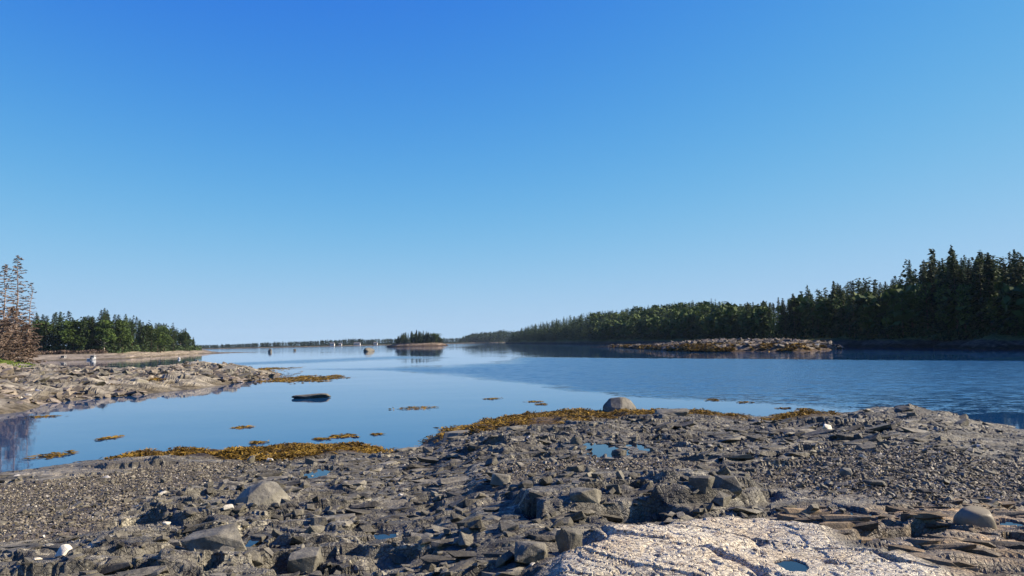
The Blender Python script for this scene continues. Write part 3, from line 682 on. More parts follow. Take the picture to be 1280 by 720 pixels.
# ------------------------------------------------------------------ farther land: each piece by its own shore line, depth and height
def land(name, px, front, depth, hfun, mat, nc=160, nr=60, cellw=2.0, rough=0.3, **props):
    """px/front/depth: shore line along the picture columns, its forward distance and how far the land runs back (metres)"""
    P = np.linspace(px[0], px[-1], nc); Fy = np.interp(P, px, front); D = np.interp(P, px, depth)
    u = np.linspace(-0.12, 1.12, nr)
    PP, U = np.meshgrid(P, u, indexing='xy'); Yw = Fy[None] + U * D[None]
    Xw = at_depth(PP, Yw)
    Yw = Yw + 0.06 * D[None] * fbm(Xw / 9, Yw / 9, 5, 2) * 1.0
    s = (Yw - Fy[None]); b = (Fy + D)[None] - Yw
    z = hfun(PP, s, b, Xw, Yw)
    f1, c1, t1 = facet(Xw.ravel(), Yw.ravel(), cellw, 1.6, 0.3, 210, w=0.3); f2, c2, t2 = facet(Xw.ravel(), Yw.ravel(), cellw * 0.35, 1.6, 0.5, 220, w=0.35)
    rk = rough * np.clip(np.minimum(s, b) / (cellw * 1.5), 0, 1)
    rk = rk * props.pop('rmask', lambda *a: 1.0)(PP, s)
    z = z + rk * (f1.reshape(z.shape) + 0.5 * f2.reshape(z.shape))
    me = mesh_np(name, np.stack([Xw, Yw, z], -1).reshape(-1, 3), grid_faces(nr, nc), {'tone': np.clip(0.5 + 0.7 * (t1 - 0.5) + 0.5 * (t2 - 0.5), 0, 1)}, mat, False)
    o = link(name, me, **props)
    return o
def edge(s, b, rise, top, fall=None):
    up = np.where(s > 0, top * (1 - np.exp(-np.maximum(s, 0) / rise)), 0.15 * s)
    dn = np.where(b > 0, top * (1 - np.exp(-np.maximum(b, 0) / (fall or rise))), 0.15 * b)
    return np.maximum(np.minimum(up, dn), -1.5)

# left rock spit
SP_PX = [-260, -120, -40, 0, 54, 100, 160, 211, 240, 300, 330, 352]
SP_F = [30, 33, 36, 38, 43, 45.6, 49, 53, 55, 64, 71, 79]
SP_D = [70, 65, 62, 58, 44, 38, 34, 34, 36, 26, 16, 3]
def h_spit(P, s, b, x, y):
    top = np.interp(P, [-260, 0, 30, 60, 100, 150, 200, 240, 280, 320, 352], [1.9, 1.7, 1.3, 1.15, 1.05, 0.95, 0.9, 1.25, 1.1, 0.55, 0.1])
    z = edge(s, b, 13, top * 1.25, 6)
    z = z + 0.30 * np.exp(-((P - 75) / 40) ** 2 - ((s - 12) / 5) ** 2) + 0.25 * np.exp(-((P - 180) / 35) ** 2 - ((s - 7) / 4) ** 2)
    return z + 0.12 * fbm(x / 3, y / 3, 15, 4)
land('rock_spit', SP_PX, SP_F, SP_D, h_spit, M_SPIT, 270, 180, 1.7, 0.42, kind='structure', rmask=lambda P, s: ss(20, 70, P + 2 * s) * ss(-5, 40, P))
# low stone islet
IS_PX = [738, 765, 790, 820, 860, 900, 950, 1000, 1035, 1056]
IS_F = [290, 262, 225, 185, 158, 150, 146, 141, 148, 156]
IS_D = [4, 14, 26, 40, 48, 46, 42, 34, 18, 3]
def h_islet(P, s, b, x, y):
    top = np.interp(P, [738, 765, 820, 860, 900, 960, 1000, 1035, 1056], [0.2, 0.6, 1.1, 1.7, 1.95, 1.9, 1.75, 1.1, 0.1])
    return edge(s, b, 5, top * 1.08) + 0.22 * fbm(x / 4, y / 4, 25, 4)
land('rocky_islet', IS_PX, IS_F, IS_D, h_islet, M_ISLET, 240, 70, 2.2, 0.5, kind='structure')
# right mainland with its wooded hill
RL_PX = [632, 660, 690, 720, 760, 800, 860, 900, 950, 1000, 1050, 1100, 1180, 1280, 1420, 1700]
RL_F = [900, 750, 620, 520, 430, 360, 290, 250, 215, 195, 182, 165, 142, 122, 100, 75]
RL_D = [60, 320, 420, 480, 500, 480, 430, 380, 320, 260, 220, 200, 190, 180, 170, 160]
SKY_R = np.array([(625, 426), (635, 422), (641, 415), (650, 411), (660, 405), (680, 401), (700, 396), (725, 391), (745, 387), (775, 385), (800, 381), (830, 378), (850, 375), (880, 373), (905, 374), (925, 377), (940, 377),
                  (960, 374), (985, 369), (1000, 364), (1010, 357), (1025, 360), (1040, 352), (1060, 350), (1085, 350), (1100, 346), (1115, 345), (1130, 341), (1142, 326), (1150, 336), (1160, 326), (1172, 312), (1182, 322),
                  (1195, 307), (1210, 318), (1222, 322), (1232, 310), (1250, 313), (1262, 317), (1275, 312), (1290, 316), (1400, 300), (1700, 280)], float)
TREE_H = lambda P: np.interp(P, [632, 660, 760, 900, 1000, 1280], [6, 7, 8.5, 9.5, 12, 15])
SET_BACK = lambda P: np.interp(P, [632, 700, 760, 800, 1040, 1070, 1280, 1700], [6, 14, 25, 28, 26, 12, 9, 9])
RIDGE = lambda P: np.interp(P, [632, 660, 760, 900, 1000, 1100, 1280], [20, 100, 190, 170, 110, 70, 55])
def ground_r(P, s, y):
    ri = RIDGE(P); sb = SET_BACK(P)
    yr = np.interp(P, RL_PX, RL_F) + ri
    zr = np.maximum(top_z(P, np.interp(P, SKY_R[:, 0], SKY_R[:, 1]) + 4, yr) - TREE_H(P) * 0.92, 2.0)
    t = np.clip((s - sb) / np.maximum(ri - sb, 5), 0, 1.0)
    return 1.9 * (1 - np.exp(-np.maximum(s, 0) / 5.0)) + (zr - 1.9) * t ** 0.9
def h_right(P, s, b, x, y):
    z = np.where(s > 0, ground_r(P, s, y), 0.12 * s)
    z = np.where(b < 40, z * np.clip(b / 40, 0, 1) - np.maximum(-b, 0) * 0.1, z)
    return np.maximum(z + 0.15 * fbm(x / 6, y / 6, 35, 4) * (s > 2), -1.5)
land('wooded_hill', RL_PX, RL_F, RL_D, h_right, M_RLAND, 200, 110, 4.0, 0.25, kind='structure')
# left mainland, its beach and sand bar
LL_PX = [-400, -100, 60, 110, 150, 200, 225, 250, 275, 300, 336]
LL_F = [150, 190, 214, 216, 222, 275, 310, 345, 352, 362, 380]
LL_D = [260, 240, 220, 210, 200, 160, 120, 70, 16, 11, 4]
SKY_L = np.array([(-400, 370), (0, 392), (40, 391), (52, 389), (60, 387), (72, 388), (81, 381), (90, 395), (100, 395), (110, 391), (120, 392), (130, 383), (140, 390), (148, 391), (160, 391), (172, 396), (180, 402), (190, 400), (200, 402), (210, 405), (220, 407), (230, 411), (240, 419), (248, 428), (253, 437)], float)
def ground_l(P, s):
    top = np.interp(P, [-400, 150, 225, 250, 265, 336], [3.0, 2.6, 2.2, 1.8, 0.7, 0.2])
    return top * (1 - np.exp(-np.maximum(s, 0) / np.interp(P, [150, 250], [26, 12])))
def h_left(P, s, b, x, y):
    z = np.where(s > 0, ground_l(P, s), 0.1 * s)
    return np.maximum(np.where(b < 6, z * np.clip(b / 6, 0, 1) - np.maximum(-b, 0) * 0.1, z) + 0.06 * fbm(x / 6, y / 6, 36, 4), -1.5)
land('wooded_point', LL_PX, LL_F, LL_D, h_left, M_LLAND, 220, 90, 3.0, 0.12, kind='structure')
# small wooded island
ISL_PX = [482, 488, 496, 510, 530, 548, 556, 561]
ISL_F = [600, 596, 592, 588, 588, 592, 596, 600]
ISL_D = [3, 20, 34, 46, 46, 38, 22, 3]
def h_isle(P, s, b, x, y):
    return edge(s, b, 4, np.interp(P, [482, 490, 500, 545, 556, 561], [0.6, 1.8, 3.0, 3.0, 1.7, 0.3])) + 0.4 * fbm(x / 5, y / 5, 37, 4)
land('wooded_island', ISL_PX, ISL_F, ISL_D, h_isle, M_ISLE, 120, 60, 3.0, 0.5, kind='structure')
# headland behind the gap, and the long far shore
HD_PX = [566, 575, 590, 620, 650, 700]; HD_F = [1520, 1490, 1460, 1440, 1440, 1450]; HD_D = [10, 120, 220, 300, 320, 300]
SKY_H = np.array([(566, 429), (574, 424), (580, 420), (590, 416), (602, 414), (614, 414.5), (625, 412), (640, 413), (700, 410)], float)
def ground_h(P, s):
    zr = np.maximum(top_z(P, np.interp(P, SKY_H[:, 0], SKY_H[:, 1]) + 1, np.full_like(P, 1560.0)) - 12, 1.0)
    return 1.5 * (1 - np.exp(-np.maximum(s, 0) / 6)) + zr * np.clip(s / 110, 0, 1) ** 0.6
land('far_headland', HD_PX, HD_F, HD_D, lambda P, s, b, x, y: np.maximum(np.where(s > 0, ground_h(P, s), 0.1 * s) * np.clip(b / 30, 0, 1), -1.5), M_FARG, 80, 30, 6, 0.3, kind='structure')
FS_PX = [60, 180, 255, 330, 420, 500, 580, 700]; FS_F = [960, 1000, 1040, 1100, 1180, 1280, 1420, 1700]; FS_D = [200] * 8
SKY_F = np.array([(60, 434), (180, 432), (255, 431), (300, 429.5), (340, 427.5), (380, 426), (420, 424.5), (435, 423), (460, 423.3), (500, 422.5), (575, 422), (700, 420)], float)
def ground_f(P, s):
    zr = np.maximum(top_z(P, np.interp(P, SKY_F[:, 0], SKY_F[:, 1]) + 0.6, np.interp(P, FS_PX, FS_F) + 90) - 8.0, 0.6)
    return 1.0 * (1 - np.exp(-np.maximum(s, 0) / 5)) + zr * np.clip(s / 80, 0, 1)
land('far_shore', FS_PX, FS_F, FS_D, lambda P, s, b, x, y: np.maximum(np.where(s > 0, ground_f(P, s), 0.1 * s) * np.clip(b / 30, 0, 1), -1.5), M_FARG, 200, 24, 6, 0.2, kind='structure')

# ------------------------------------------------------------------ trees (10 m tall as built, base at the origin)
def tube(pts, rad, n=5):
    pts = np.asarray(pts, float); V, Fq = [], []
    for i, (p, r) in enumerate(zip(pts, rad)):
        d = pts[min(i + 1, len(pts) - 1)] - pts[max(i - 1, 0)]; d /= np.linalg.norm(d) + 1e-9
        a = np.cross(d, [0.3, 0.9, 0.1] if abs(d[2]) > 0.7 else [0, 0, 1]); a /= np.linalg.norm(a); b = np.cross(d, a)
        for k in range(n):
            t = 2 * math.pi * k / n; V.append(p + r * (math.cos(t) * a + math.sin(t) * b))
    for i in range(len(pts) - 1):
        for k in range(n):
            a, b = i * n + k, i * n + (k + 1) % n; Fq.append((a, b, b + n, a + n))
    return np.array(V), np.array(Fq)
def join(parts):
    V, Fq, o = [], [], 0
    for v, f in parts: V.append(v); Fq.append(f + o); o += len(v)
    return np.concatenate(V), np.concatenate(Fq)
def diamonds(c, ax, side, L, W):
    """leaf sprays: four-cornered blades at c along ax, width along side"""
    V = np.stack([c - ax * L[:, None] * 0.5, c + side * W[:, None] * 0.5 + ax * L[:, None] * 0.05, c + ax * L[:, None] * 0.5, c - side * W[:, None] * 0.5 + ax * L[:, None] * 0.05], 1)
    return V.reshape(-1, 3), np.arange(len(c) * 4).reshape(-1, 4)
def unit(v): return v / (np.linalg.norm(v, axis=-1, keepdims=True) + 1e-9)
def spruce_crown(seed, nb=120, q=9, R=1.9, z0=0.8, H=10.0, blade=0.62, gap=0.25, sparse=0.0):
    r = np.random.default_rng(seed); C, A, S, Ls, Ws = [], [], [], [], []
    lob = r.uniform(0.7, 1.25, 12)
    for i in range(nb):
        t = (i + r.random()) / nb; t = t ** 0.85
        if r.random() < sparse * t: continue
        z = z0 + (H - z0) * t; an = i * 2.399 + r.normal(0, 0.3)
        rad = R * ((1 - t) ** 0.75 * 0.95 + 0.05) * r.uniform(0.65, 1.15) * lob[int(an * 1.9) % 12] * (0.55 + 0.45 * min(1, t / 0.15))
        n = max(2, int(q * (0.35 + rad / R)))
        u = np.linspace(gap, 1.0, n) + r.normal(0, 0.04, n)
        d = np.array([math.cos(an), math.sin(an)])
        zz = z + rad * (-0.22 * u - 0.12 * u * u + 0.25 * (u > 0.85) * (u - 0.85)) * (1.4 - t) + 0.05 * r.normal(size=n)
        c = np.stack([d[0] * rad * u, d[1] * rad * u, zz], -1) + r.normal(0, 0.09 * rad / R + 0.03, (n, 3))
        yaw = an + r.normal(0, 0.75, n)
        ax = unit(np.stack([np.cos(yaw), np.sin(yaw), r.normal(-0.30, 0.25, n)], -1))
        sd = unit(np.cross(ax, np.array([0, 0, 1.0])) + np.stack([np.zeros(n), np.zeros(n), r.normal(0, 0.6, n)], -1))
        C.append(c); A.append(ax); S.append(sd); Ls.append(blade * (0.55 + 0.45 * rad / R) * r.uniform(0.7, 1.3, n)); Ws.append(blade * 0.62 * (0.5 + 0.5 * rad / R) * r.uniform(0.7, 1.3, n))
    V, Fq = diamonds(np.concatenate(C), np.concatenate(A), np.concatenate(S), np.concatenate(Ls), np.concatenate(Ws))
    return V, Fq, np.repeat(r.random(len(Fq)), 4)
def broad_crown(seed, n=1500, R=2.6, H=10.0, leaf=0.42, z0=2.0):
    r = np.random.default_rng(seed); k = 13
    lc = np.stack([r.normal(0, R * 0.42, k), r.normal(0, R * 0.42, k), r.uniform(z0 + 1.2, H - 1.3, k)], -1); lc[0] = (0, 0, H - 1.3)
    lr = r.uniform(0.75, 1.45, k) * R / 2.6
    i = r.integers(0, k, n); d = unit(r.normal(size=(n, 3)))
    c = lc[i] + d * (lr[i] * r.uniform(0.55, 1.05, n) ** 0.6)[:, None] * np.array([1, 1, 0.85])
    ax = unit(r.normal(size=(n, 3)) + d * 0.6); sd = unit(np.cross(ax, r.normal(size=(n, 3))))
    V, Fq = diamonds(c, ax, sd, leaf * r.uniform(0.7, 1.4, n), leaf * r.uniform(0.6, 1.0, n))
    return V, Fq, np.repeat(np.clip(0.5 + 0.3 * (hsh(i.astype(float), i * 0.0, 9) - 0.5) + 0.35 * r.normal(size=n), 0, 1), 4)
def trunk_mesh(name, seed, mat, r0=0.16, H=9.6, lean=0.15, limbs=0, lz=(2, 7), ln=1.8):
    r = np.random.default_rng(seed); k = 7; t = np.linspace(0, 1, k)
    path = np.stack([lean * r.normal() * t * t, lean * r.normal() * t * t, t * H - 0.3 * (t == 0)], -1)
    parts = [tube(path, r0 * (1 - 0.92 * t), 6)]
    for i in range(limbs):
        z = r.uniform(*lz); a = r.uniform(0, 6.28); f = (1 - z / H)
        L = ln * (0.4 + 0.6 * f) * r.uniform(0.7, 1.2); b = np.array([np.interp(z, path[:, 2], path[:, 0]), np.interp(z, path[:, 2], path[:, 1]), z])
        up = r.uniform(0.1, 0.9)
        p = [b, b + np.array([math.cos(a), math.sin(a), up * 0.6]) * L * 0.5, b + np.array([math.cos(a + 0.2), math.sin(a + 0.2), up]) * L]
        parts.append(tube(p, [0.06, 0.04, 0.012], 4))
    V, Fq = join(parts)
    return mesh_np(name, V, Fq, None, mat, True)
SPR = []
for i in range(7):
    V, Fq, A = spruce_crown(40 + i, nb=[130, 110, 140, 120, 100, 135, 125][i], q=9, R=[1.7, 2.0, 1.5, 2.2, 1.9, 1.6, 2.4][i], z0=[0.7, 1.0, 0.5, 1.2, 2.0, 0.8, 1.0][i], blade=0.6)
    SPR.append((trunk_mesh('trunk', 40 + i, M_BARK, limbs=6, ln=1.2), mesh_np('crown', V, Fq, {'rnd': A}, M_SPRUCE)))
BRO = []
for i in range(4):
    V, Fq, A = broad_crown(60 + i, R=[2.6, 2.2, 3.0, 2.4][i])
    BRO.append((trunk_mesh('trunk', 60 + i, [M_BARK, M_BIRCH][i % 2], H=8.0, limbs=9, ln=2.6), mesh_np('crown', V, Fq, {'rnd': A}, M_BROAD)))
rt = np.random.default_rng(23)
def plant(kind, x, y, z, H, wide, label, cat, group, rz=None):
    name = {'s': 'spruce_tree', 'b': 'broadleaf_tree'}[kind]; lib = SPR if kind == 's' else BRO
    tm, cm = lib[rt.integers(0, len(lib))]
    o = thing(name, (x, y, z), label, cat, group, rt.uniform(0, 6.28), (H / 10 * wide, H / 10 * wide, H / 10))
    link('trunk', tm, o); link('crown', cm, o)
    return o
def sky_at(T, P): return np.interp(P, T[:, 0], T[:, 1])
NT_ = 0
def wood(n, pxr, front, setback, span, groundf, SKYT, hrange, kind_p, labels, group, fill=0.82, wide=(0.85, 1.15), edge_row=0.45):
    """stand n single trees: some in the row nearest the water, the rest climbing behind, none above the skyline"""
    P = np.sort(rt.uniform(*pxr, n)) if True else None
    for p in P:
        s = setback(p) + (abs(rt.normal(0, 3)) if rt.random() < edge_row else rt.random() * span(p))
        y = front(p) + s; x = at_depth(np.array([p]), y).item(); z = groundf(np.array([p]), np.array([s]), y).item()
        top = top_z(np.array([p]), np.array([sky_at(SKYT, p)]), y).item()
        H = min(rt.uniform(*hrange), (top - z) * rt.uniform(fill, 1.0))
        if H < 2.5: continue
        k = 's' if rt.random() > kind_p(p) else 'b'
        if k == 'b': H = min(H, 12) * 0.92
        front_row = s < setback(p) + 8
        plant(k, x, y, z - 0.1, H, rt.uniform(*wide) * (1.15 if H < 8 else 1.0), labels[k] + (', front row at the shore' if front_row else ', standing behind the front row'), {'s': 'spruce tree', 'b': 'tree'}[k], group[k] + (', front row' if front_row else ', behind'))
fR = lambda p: float(np.interp(p, RL_PX, RL_F)); fL = lambda p: float(np.interp(p, LL_PX, LL_F))
gR = lambda P, s, y: ground_r(P, s, y)
wood(190, (930, 1330), fR, lambda p: float(SET_BACK(p)), lambda p: float(RIDGE(p)) * 1.0, gR, SKY_R, (13, 21), lambda p: 0.13,
     {'s': 'dark backlit spruce in the tall shaded wood', 'b': 'leafy green tree among spruces in the tall shaded wood'},
     {'s': 'spruces of the shaded wood', 'b': 'leafy trees of the shaded wood'}, fill=0.72)
for p, sk in ((1142, 325), (1160, 325), (1173, 311), (1196, 307), (1212, 319), (1086, 350), (1045, 351), (1012, 356), (1275, 311)):      # the ones that top the skyline
    s = float(SET_BACK(p)) + 14; y = fR(p) + s; z = ground_r(np.array([p * 1.0]), np.array([s]), y).item()
    H = top_z(np.array([p * 1.0]), np.array([float(sk)]), y).item() - z
    plant('s', at_depth(np.array([p * 1.0]), y).item(), y, z, H, 0.72, 'tall spruce spire standing above the shaded wood skyline', 'spruce tree', 'spires above the shaded wood')
wood(78, (38, 250), fL, lambda p: float(np.interp(p, [38, 150, 250], [30, 28, 14])), lambda p: float(np.interp(p, [38, 200, 250], [60, 60, 18])), lambda P, s, y: ground_l(P, s), SKY_L, (12, 17), lambda p: 0.22,
     {'s': 'sunlit spruce in the wood on the low point', 'b': 'sunlit leafy tree in the wood on the low point'},
     {'s': 'spruces of the low point', 'b': 'leafy trees of the low point'}, fill=0.86, wide=(0.95, 1.3))
SKY_I = np.array([(494, 424), (498, 418), (502, 416), (510, 412), (520, 412), (530, 413), (540, 414), (547, 416), (551, 420), (554, 426)], float)
wood(80, (495, 553), lambda p: float(np.interp(p, ISL_PX, ISL_F)), lambda p: 8.0, lambda p: 22.0, lambda P, s, y: np.full(1, 2.6), SKY_I, (6, 13), lambda p: 0.2,
     {'s': 'small spruce on the round wooded island', 'b': 'small leafy tree on the round wooded island'},
     {'s': 'spruces of the round island', 'b': 'leafy trees of the round island'}, fill=0.72, wide=(0.95, 1.35))

# far woods that read as one mass
LITE = [spruce_crown(80 + i, nb=30, q=3, R=2.0, z0=0.3, blade=1.35, gap=0.3) for i in range(5)]
FARL = [spruce_crown(85 + i, nb=14, q=2, R=2.3, z0=0.2, blade=2.4, gap=0.3) for i in range(4)]
LITEB = [broad_crown(90 + i, n=80, R=2.8, leaf=1.5) for i in range(3)]
def mass(name, P, s, front, groundf, SKYT, hr, lib, mat, label, cat, wide=1.1):
    y = front(P) + s; x = at_depth(P, y); z = groundf(P, s, y)
    top = top_z(P, sky_at(SKYT, P), y)
    n = len(P); H = np.minimum(rt.uniform(*hr, n), np.maximum((top - z) * np.where(rt.random(n) < 0.12, rt.uniform(1.0, 1.12, n), rt.uniform(0.72, 0.98, n)), 2.0))
    Vs, Fs, As, o = [], [], [], 0
    for i in range(n):
        V, Fq, A = lib[rt.integers(0, len(lib))]; a = rt.uniform(0, 6.28); c, sn = math.cos(a), math.sin(a); k = H[i] / 10; wd = k * wide * rt.uniform(0.8, 1.25)
        W = np.stack([(V[:, 0] * c - V[:, 1] * sn) * wd + x[i], (V[:, 0] * sn + V[:, 1] * c) * wd + y[i], V[:, 2] * k + z[i]], -1)
        Vs.append(W); Fs.append(Fq + o); As.append(np.clip(A * 0.5 + 0.35 * rt.random() - 0.05, 0, 1)); o += len(V)
    link(name, mesh_np(name, np.concatenate(Vs), np.concatenate(Fs), {'rnd': np.concatenate(As)}, mat), kind='stuff', label=label, category=cat)
n = 2300
P = 636 + (960 - 636) * rt.random(n) ** 0.9; s = SET_BACK(P) + rt.random(n) ** 1.3 * (RIDGE(P) * 1.1 - SET_BACK(P))
fRv = lambda P: np.interp(P, RL_PX, RL_F)
mass('spruce_wood', P, s, fRv, ground_r, SKY_R, (5.5, 11), LITE, M_SPRUCE, 'dense dark spruce wood covering the far hill', 'wood', 1.25)
n = 240
P = np.concatenate([rt.uniform(740, 960, n), rt.uniform(960, 1330, 60)]); s = SET_BACK(P) + rt.random(len(P)) ** 2 * RIDGE(P) * 0.7
mass('broadleaf_wood', P, s, fRv, ground_r, SKY_R, (7, 12), LITEB, M_BROAD, 'lighter green leafy trees mixed into the far hill wood', 'wood')
n = 330
P = np.concatenate([rt.uniform(960, 1400, 150), rt.uniform(1330, 1660, 180)]); s = SET_BACK(P) + np.where(P > 1330, 50 * rt.random(n), RIDGE(P) * rt.uniform(0.3, 1.4, n))  # trees past the right frame edge are unseen, added to shade the shore
mass('spruce_wood', P, s, fRv, ground_r, SKY_R, (12, 18), LITE, M_SPRUCE, 'spruce wood filling in behind the tall shaded front row, plus unseen trees added to shade the shore', 'wood', 1.2)
n = 130
P = rt.uniform(-120, 246, n); s = np.interp(P, [38, 200, 250], [70, 60, 25]) + rt.random(n) * np.interp(P, [38, 200, 250], [60, 40, 12])
mass('spruce_wood', P, s, lambda P: np.interp(P, LL_PX, LL_F), lambda P, s, y: ground_l(P, s), SKY_L, (11, 15), LITE, M_SPRUCE, 'spruce wood filling in behind the beach on the low point', 'wood', 1.2)
n = 700
P = rt.uniform(573, 690, n); s = 6 + rt.random(n) * 130
mass('headland_wood', P, s, lambda P: np.interp(P, HD_PX, HD_F), lambda P, s, y: ground_h(P, s), SKY_H, (9, 15), FARL, M_SPRUCE, 'distant wood on the headland between island and hill', 'wood', 1.4)
n = 1700
P = rt.uniform(150, 640, n); s = 10 + rt.random(n) ** 1.5 * 100
mass('far_shore_wood', P, s, lambda P: np.interp(P, FS_PX, FS_F), lambda P, s, y: ground_f(P, s), SKY_F, (6, 11), FARL, M_SPRUCE, 'hazy line of trees along the low shore at the horizon', 'wood', 1.7)

def scrub(name, P, s, front, groundf, h, mat, label, leaf):
    y = front(P) + s; x = at_depth(P, y); z = groundf(P, s, y); n = len(P)
    c = np.stack([x, y, z + rt.random(n) ** 1.4 * h * (0.6 + 0.4 * vn(x * 0.4, y * 0.4, 8))], -1); ax = unit(rt.normal(size=(n, 3)) + [0, 0, 0.6]); sd = unit(np.cross(ax, rt.normal(size=(n, 3))))
    V, Fq = diamonds(c, ax, sd, leaf * rt.uniform(0.6, 1.4, n), leaf * rt.uniform(0.4, 0.8, n))
    link(name, mesh_np(name, V, Fq, {'rnd': np.repeat(rt.random(n), 4)}, mat), kind='stuff', label=label, category='scrub')
n = 5000
P = rt.uniform(30, 252, n); scrub('scrub', P, np.interp(P, [38, 150, 250], [29, 27, 13]) + rt.random(n) * 12, lambda P: np.interp(P, LL_PX, LL_F), lambda P, s, y: ground_l(P, s), 2.6, M_SPRUCE, 'dark low scrub under the trees of the low point', 0.8)
n = 1500
P = rt.uniform(44, 135, n); scrub('driftwood_scrub', P, np.interp(P, [38, 150, 250], [25, 24, 13]) + rt.random(n) * 4, lambda P: np.interp(P, LL_PX, LL_F), lambda P, s, y: ground_l(P, s), 1.3, M_DEADN, 'grey bare scrub and driftwood along the beach top of the low point', 0.6)
n = 7000
P = rt.uniform(930, 1400, n); scrub('scrub', P, SET_BACK(P) + rt.random(n) ** 1.5 * 25 - 2, fRv, ground_r, 3.0, M_SPRUCE, 'dark low scrub under the trees of the shaded wood', 0.9)
# ------------------------------------------------------------------ dead spruces on the left bank
def dead_tree(px, base, topy, y, seed, label, full, width, brown):
    x = at_depth(np.array([px * 1.0]), y).item(); z = top_z(np.array([px * 1.0]), np.array([base * 1.0]), y).item()
    H = top_z(np.array([px * 1.0]), np.array([topy * 1.0]), y).item() - z
    o = thing('dead_spruce', (x, y, z), label, 'dead tree', None, seed * 1.0, (1, 1, 1))
    r = np.random.default_rng(seed); k = 8; t = np.linspace(0, 1, k)
    path = np.stack([0.12 * r.normal(size=k) * t, 0.12 * r.normal(size=k) * t, t * H], -1)
    V, Fq = tube(path, 0.13 * (1 - 0.9 * t) * H / 11, 6)
    link('trunk', mesh_np('trunk', V, Fq, None, M_DEADW, True), o)
    br, C, A, S, Ls, Ws = [], [], [], [], [], []
    nb = int(105 * full)
    for i in range(nb):
        q = (i + r.random()) / nb; zz = H * (0.06 + 0.93 * q); an = i * 2.399 + r.normal(0, 0.4)
        L = width * ((1 - q) ** 0.7 * 0.9 + 0.12) * r.uniform(0.55, 1.2)
        b = np.array([np.interp(zz, path[:, 2], path[:, 0]), np.interp(zz, path[:, 2], path[:, 1]), zz]); d = np.array([math.cos(an), math.sin(an), 0])
        dr = r.uniform(-0.35, 0.05) if q < 0.8 else r.uniform(-0.1, 0.3)
        p = [b, b + d * L * 0.5 + [0, 0, dr * L * 0.6], b + d * L + [0, 0, dr * L * 0.7 + 0.1 * L]]
        br.append(tube(p, [0.032, 0.022, 0.008], 3))
        nk = int(20 * (1.0 if q < 0.62 else 0.8))
        u = r.uniform(0.25, 1.0, nk)
        c = np.array([[np.interp(v, [0, 0.5, 1], [p[0][j], p[1][j], p[2][j]]) for j in range(3)] for v in u])
        yaw = an + r.normal(0, 1.0, nk); ax = unit(np.stack([np.cos(yaw), np.sin(yaw), r.normal(-0.35, 0.35, nk)], -1)); sd = unit(np.cross(ax, r.normal(size=(nk, 3))))
        keep = r.random(nk) < np.interp(q, [0, 0.5, 0.7, 1.0], [1.0, 0.95, 0.6, 0.75]) * brown
        C.append(c[keep]); A.append(ax[keep]); S.append(sd[keep]); m = keep.sum()
        Ls.append(r.uniform(0.25, 0.60, m)); Ws.append(r.uniform(0.04, 0.12, m))
    V, Fq = join(br); link('branches', mesh_np('branches', V, Fq, None, M_DEADW, True), o)
    V, Fq = diamonds(np.concatenate(C), np.concatenate(A), np.concatenate(S), np.concatenate(Ls), np.concatenate(Ws))
    link('needles', mesh_np('needles', V, Fq, {'rnd': np.repeat(r.random(len(Fq)), 4)}, M_DEADN), o)
dead_tree(20, 452, 319, 80, 1, 'tallest dead spruce with sparse brown top on the grassy bank', 1.1, 2.2, 0.9)
dead_tree(4, 452, 330, 78, 2, 'dead spruce with reddish tip left of the tallest one', 1.0, 2.0, 0.85)
dead_tree(36, 452, 353, 82, 3, 'thin bare dead spruce with drooping twigs right of the tallest one', 0.6, 1.5, 0.45)
dead_tree(-12, 453, 345, 84, 4, 'dead spruce at the frame edge behind the reddish tipped one', 1.0, 2.2, 0.9)
dead_tree(17, 453, 384, 74, 5, 'bushy rusty brown dead spruce in front of the tallest one', 1.3, 2.3, 1.0)
dead_tree(31, 453, 405, 75, 6, 'short grey brown dead spruce leaning over the shore stones', 1.0, 1.9, 1.0)
dead_tree(4, 454, 400, 72, 7, 'short dense dead spruce with pale twigs on the grass edge', 1.1, 2.0, 1.0)

# grass bank
n = 5200
P = rt.uniform(-60, 44, n); yy = rt.uniform(66, 84, n); x = at_depth(P, yy)
def spit_z(P, yy, x):
    f, d = np.interp(P, SP_PX, SP_F), np.interp(P, SP_PX, SP_D); return h_spit(P, yy - f, f + d - yy, x, yy)
k = P < 44 - (yy - 66) * 0.4 + 3 * rt.normal(size=n)
P, yy, x = P[k], yy[k], x[k]; n = len(P)
c = np.stack([x, yy, spit_z(P, yy, x) + 0.12], -1); ax = unit(np.stack([rt.normal(0, 0.3, n), rt.normal(0, 0.3, n), np.ones(n)], -1)); an = rt.uniform(0, 6.28, n)
V, Fq = diamonds(c, ax, np.stack([np.cos(an), np.sin(an), 0 * an], -1), rt.uniform(0.3, 0.6, n), rt.uniform(0.12, 0.3, n))
link('grass', mesh_np('grass', V, Fq, {'rnd': np.repeat(rt.random(n), 4)}, M_GRASS), kind='stuff', label='bright green grass on the bank under the dead spruces', category='grass')

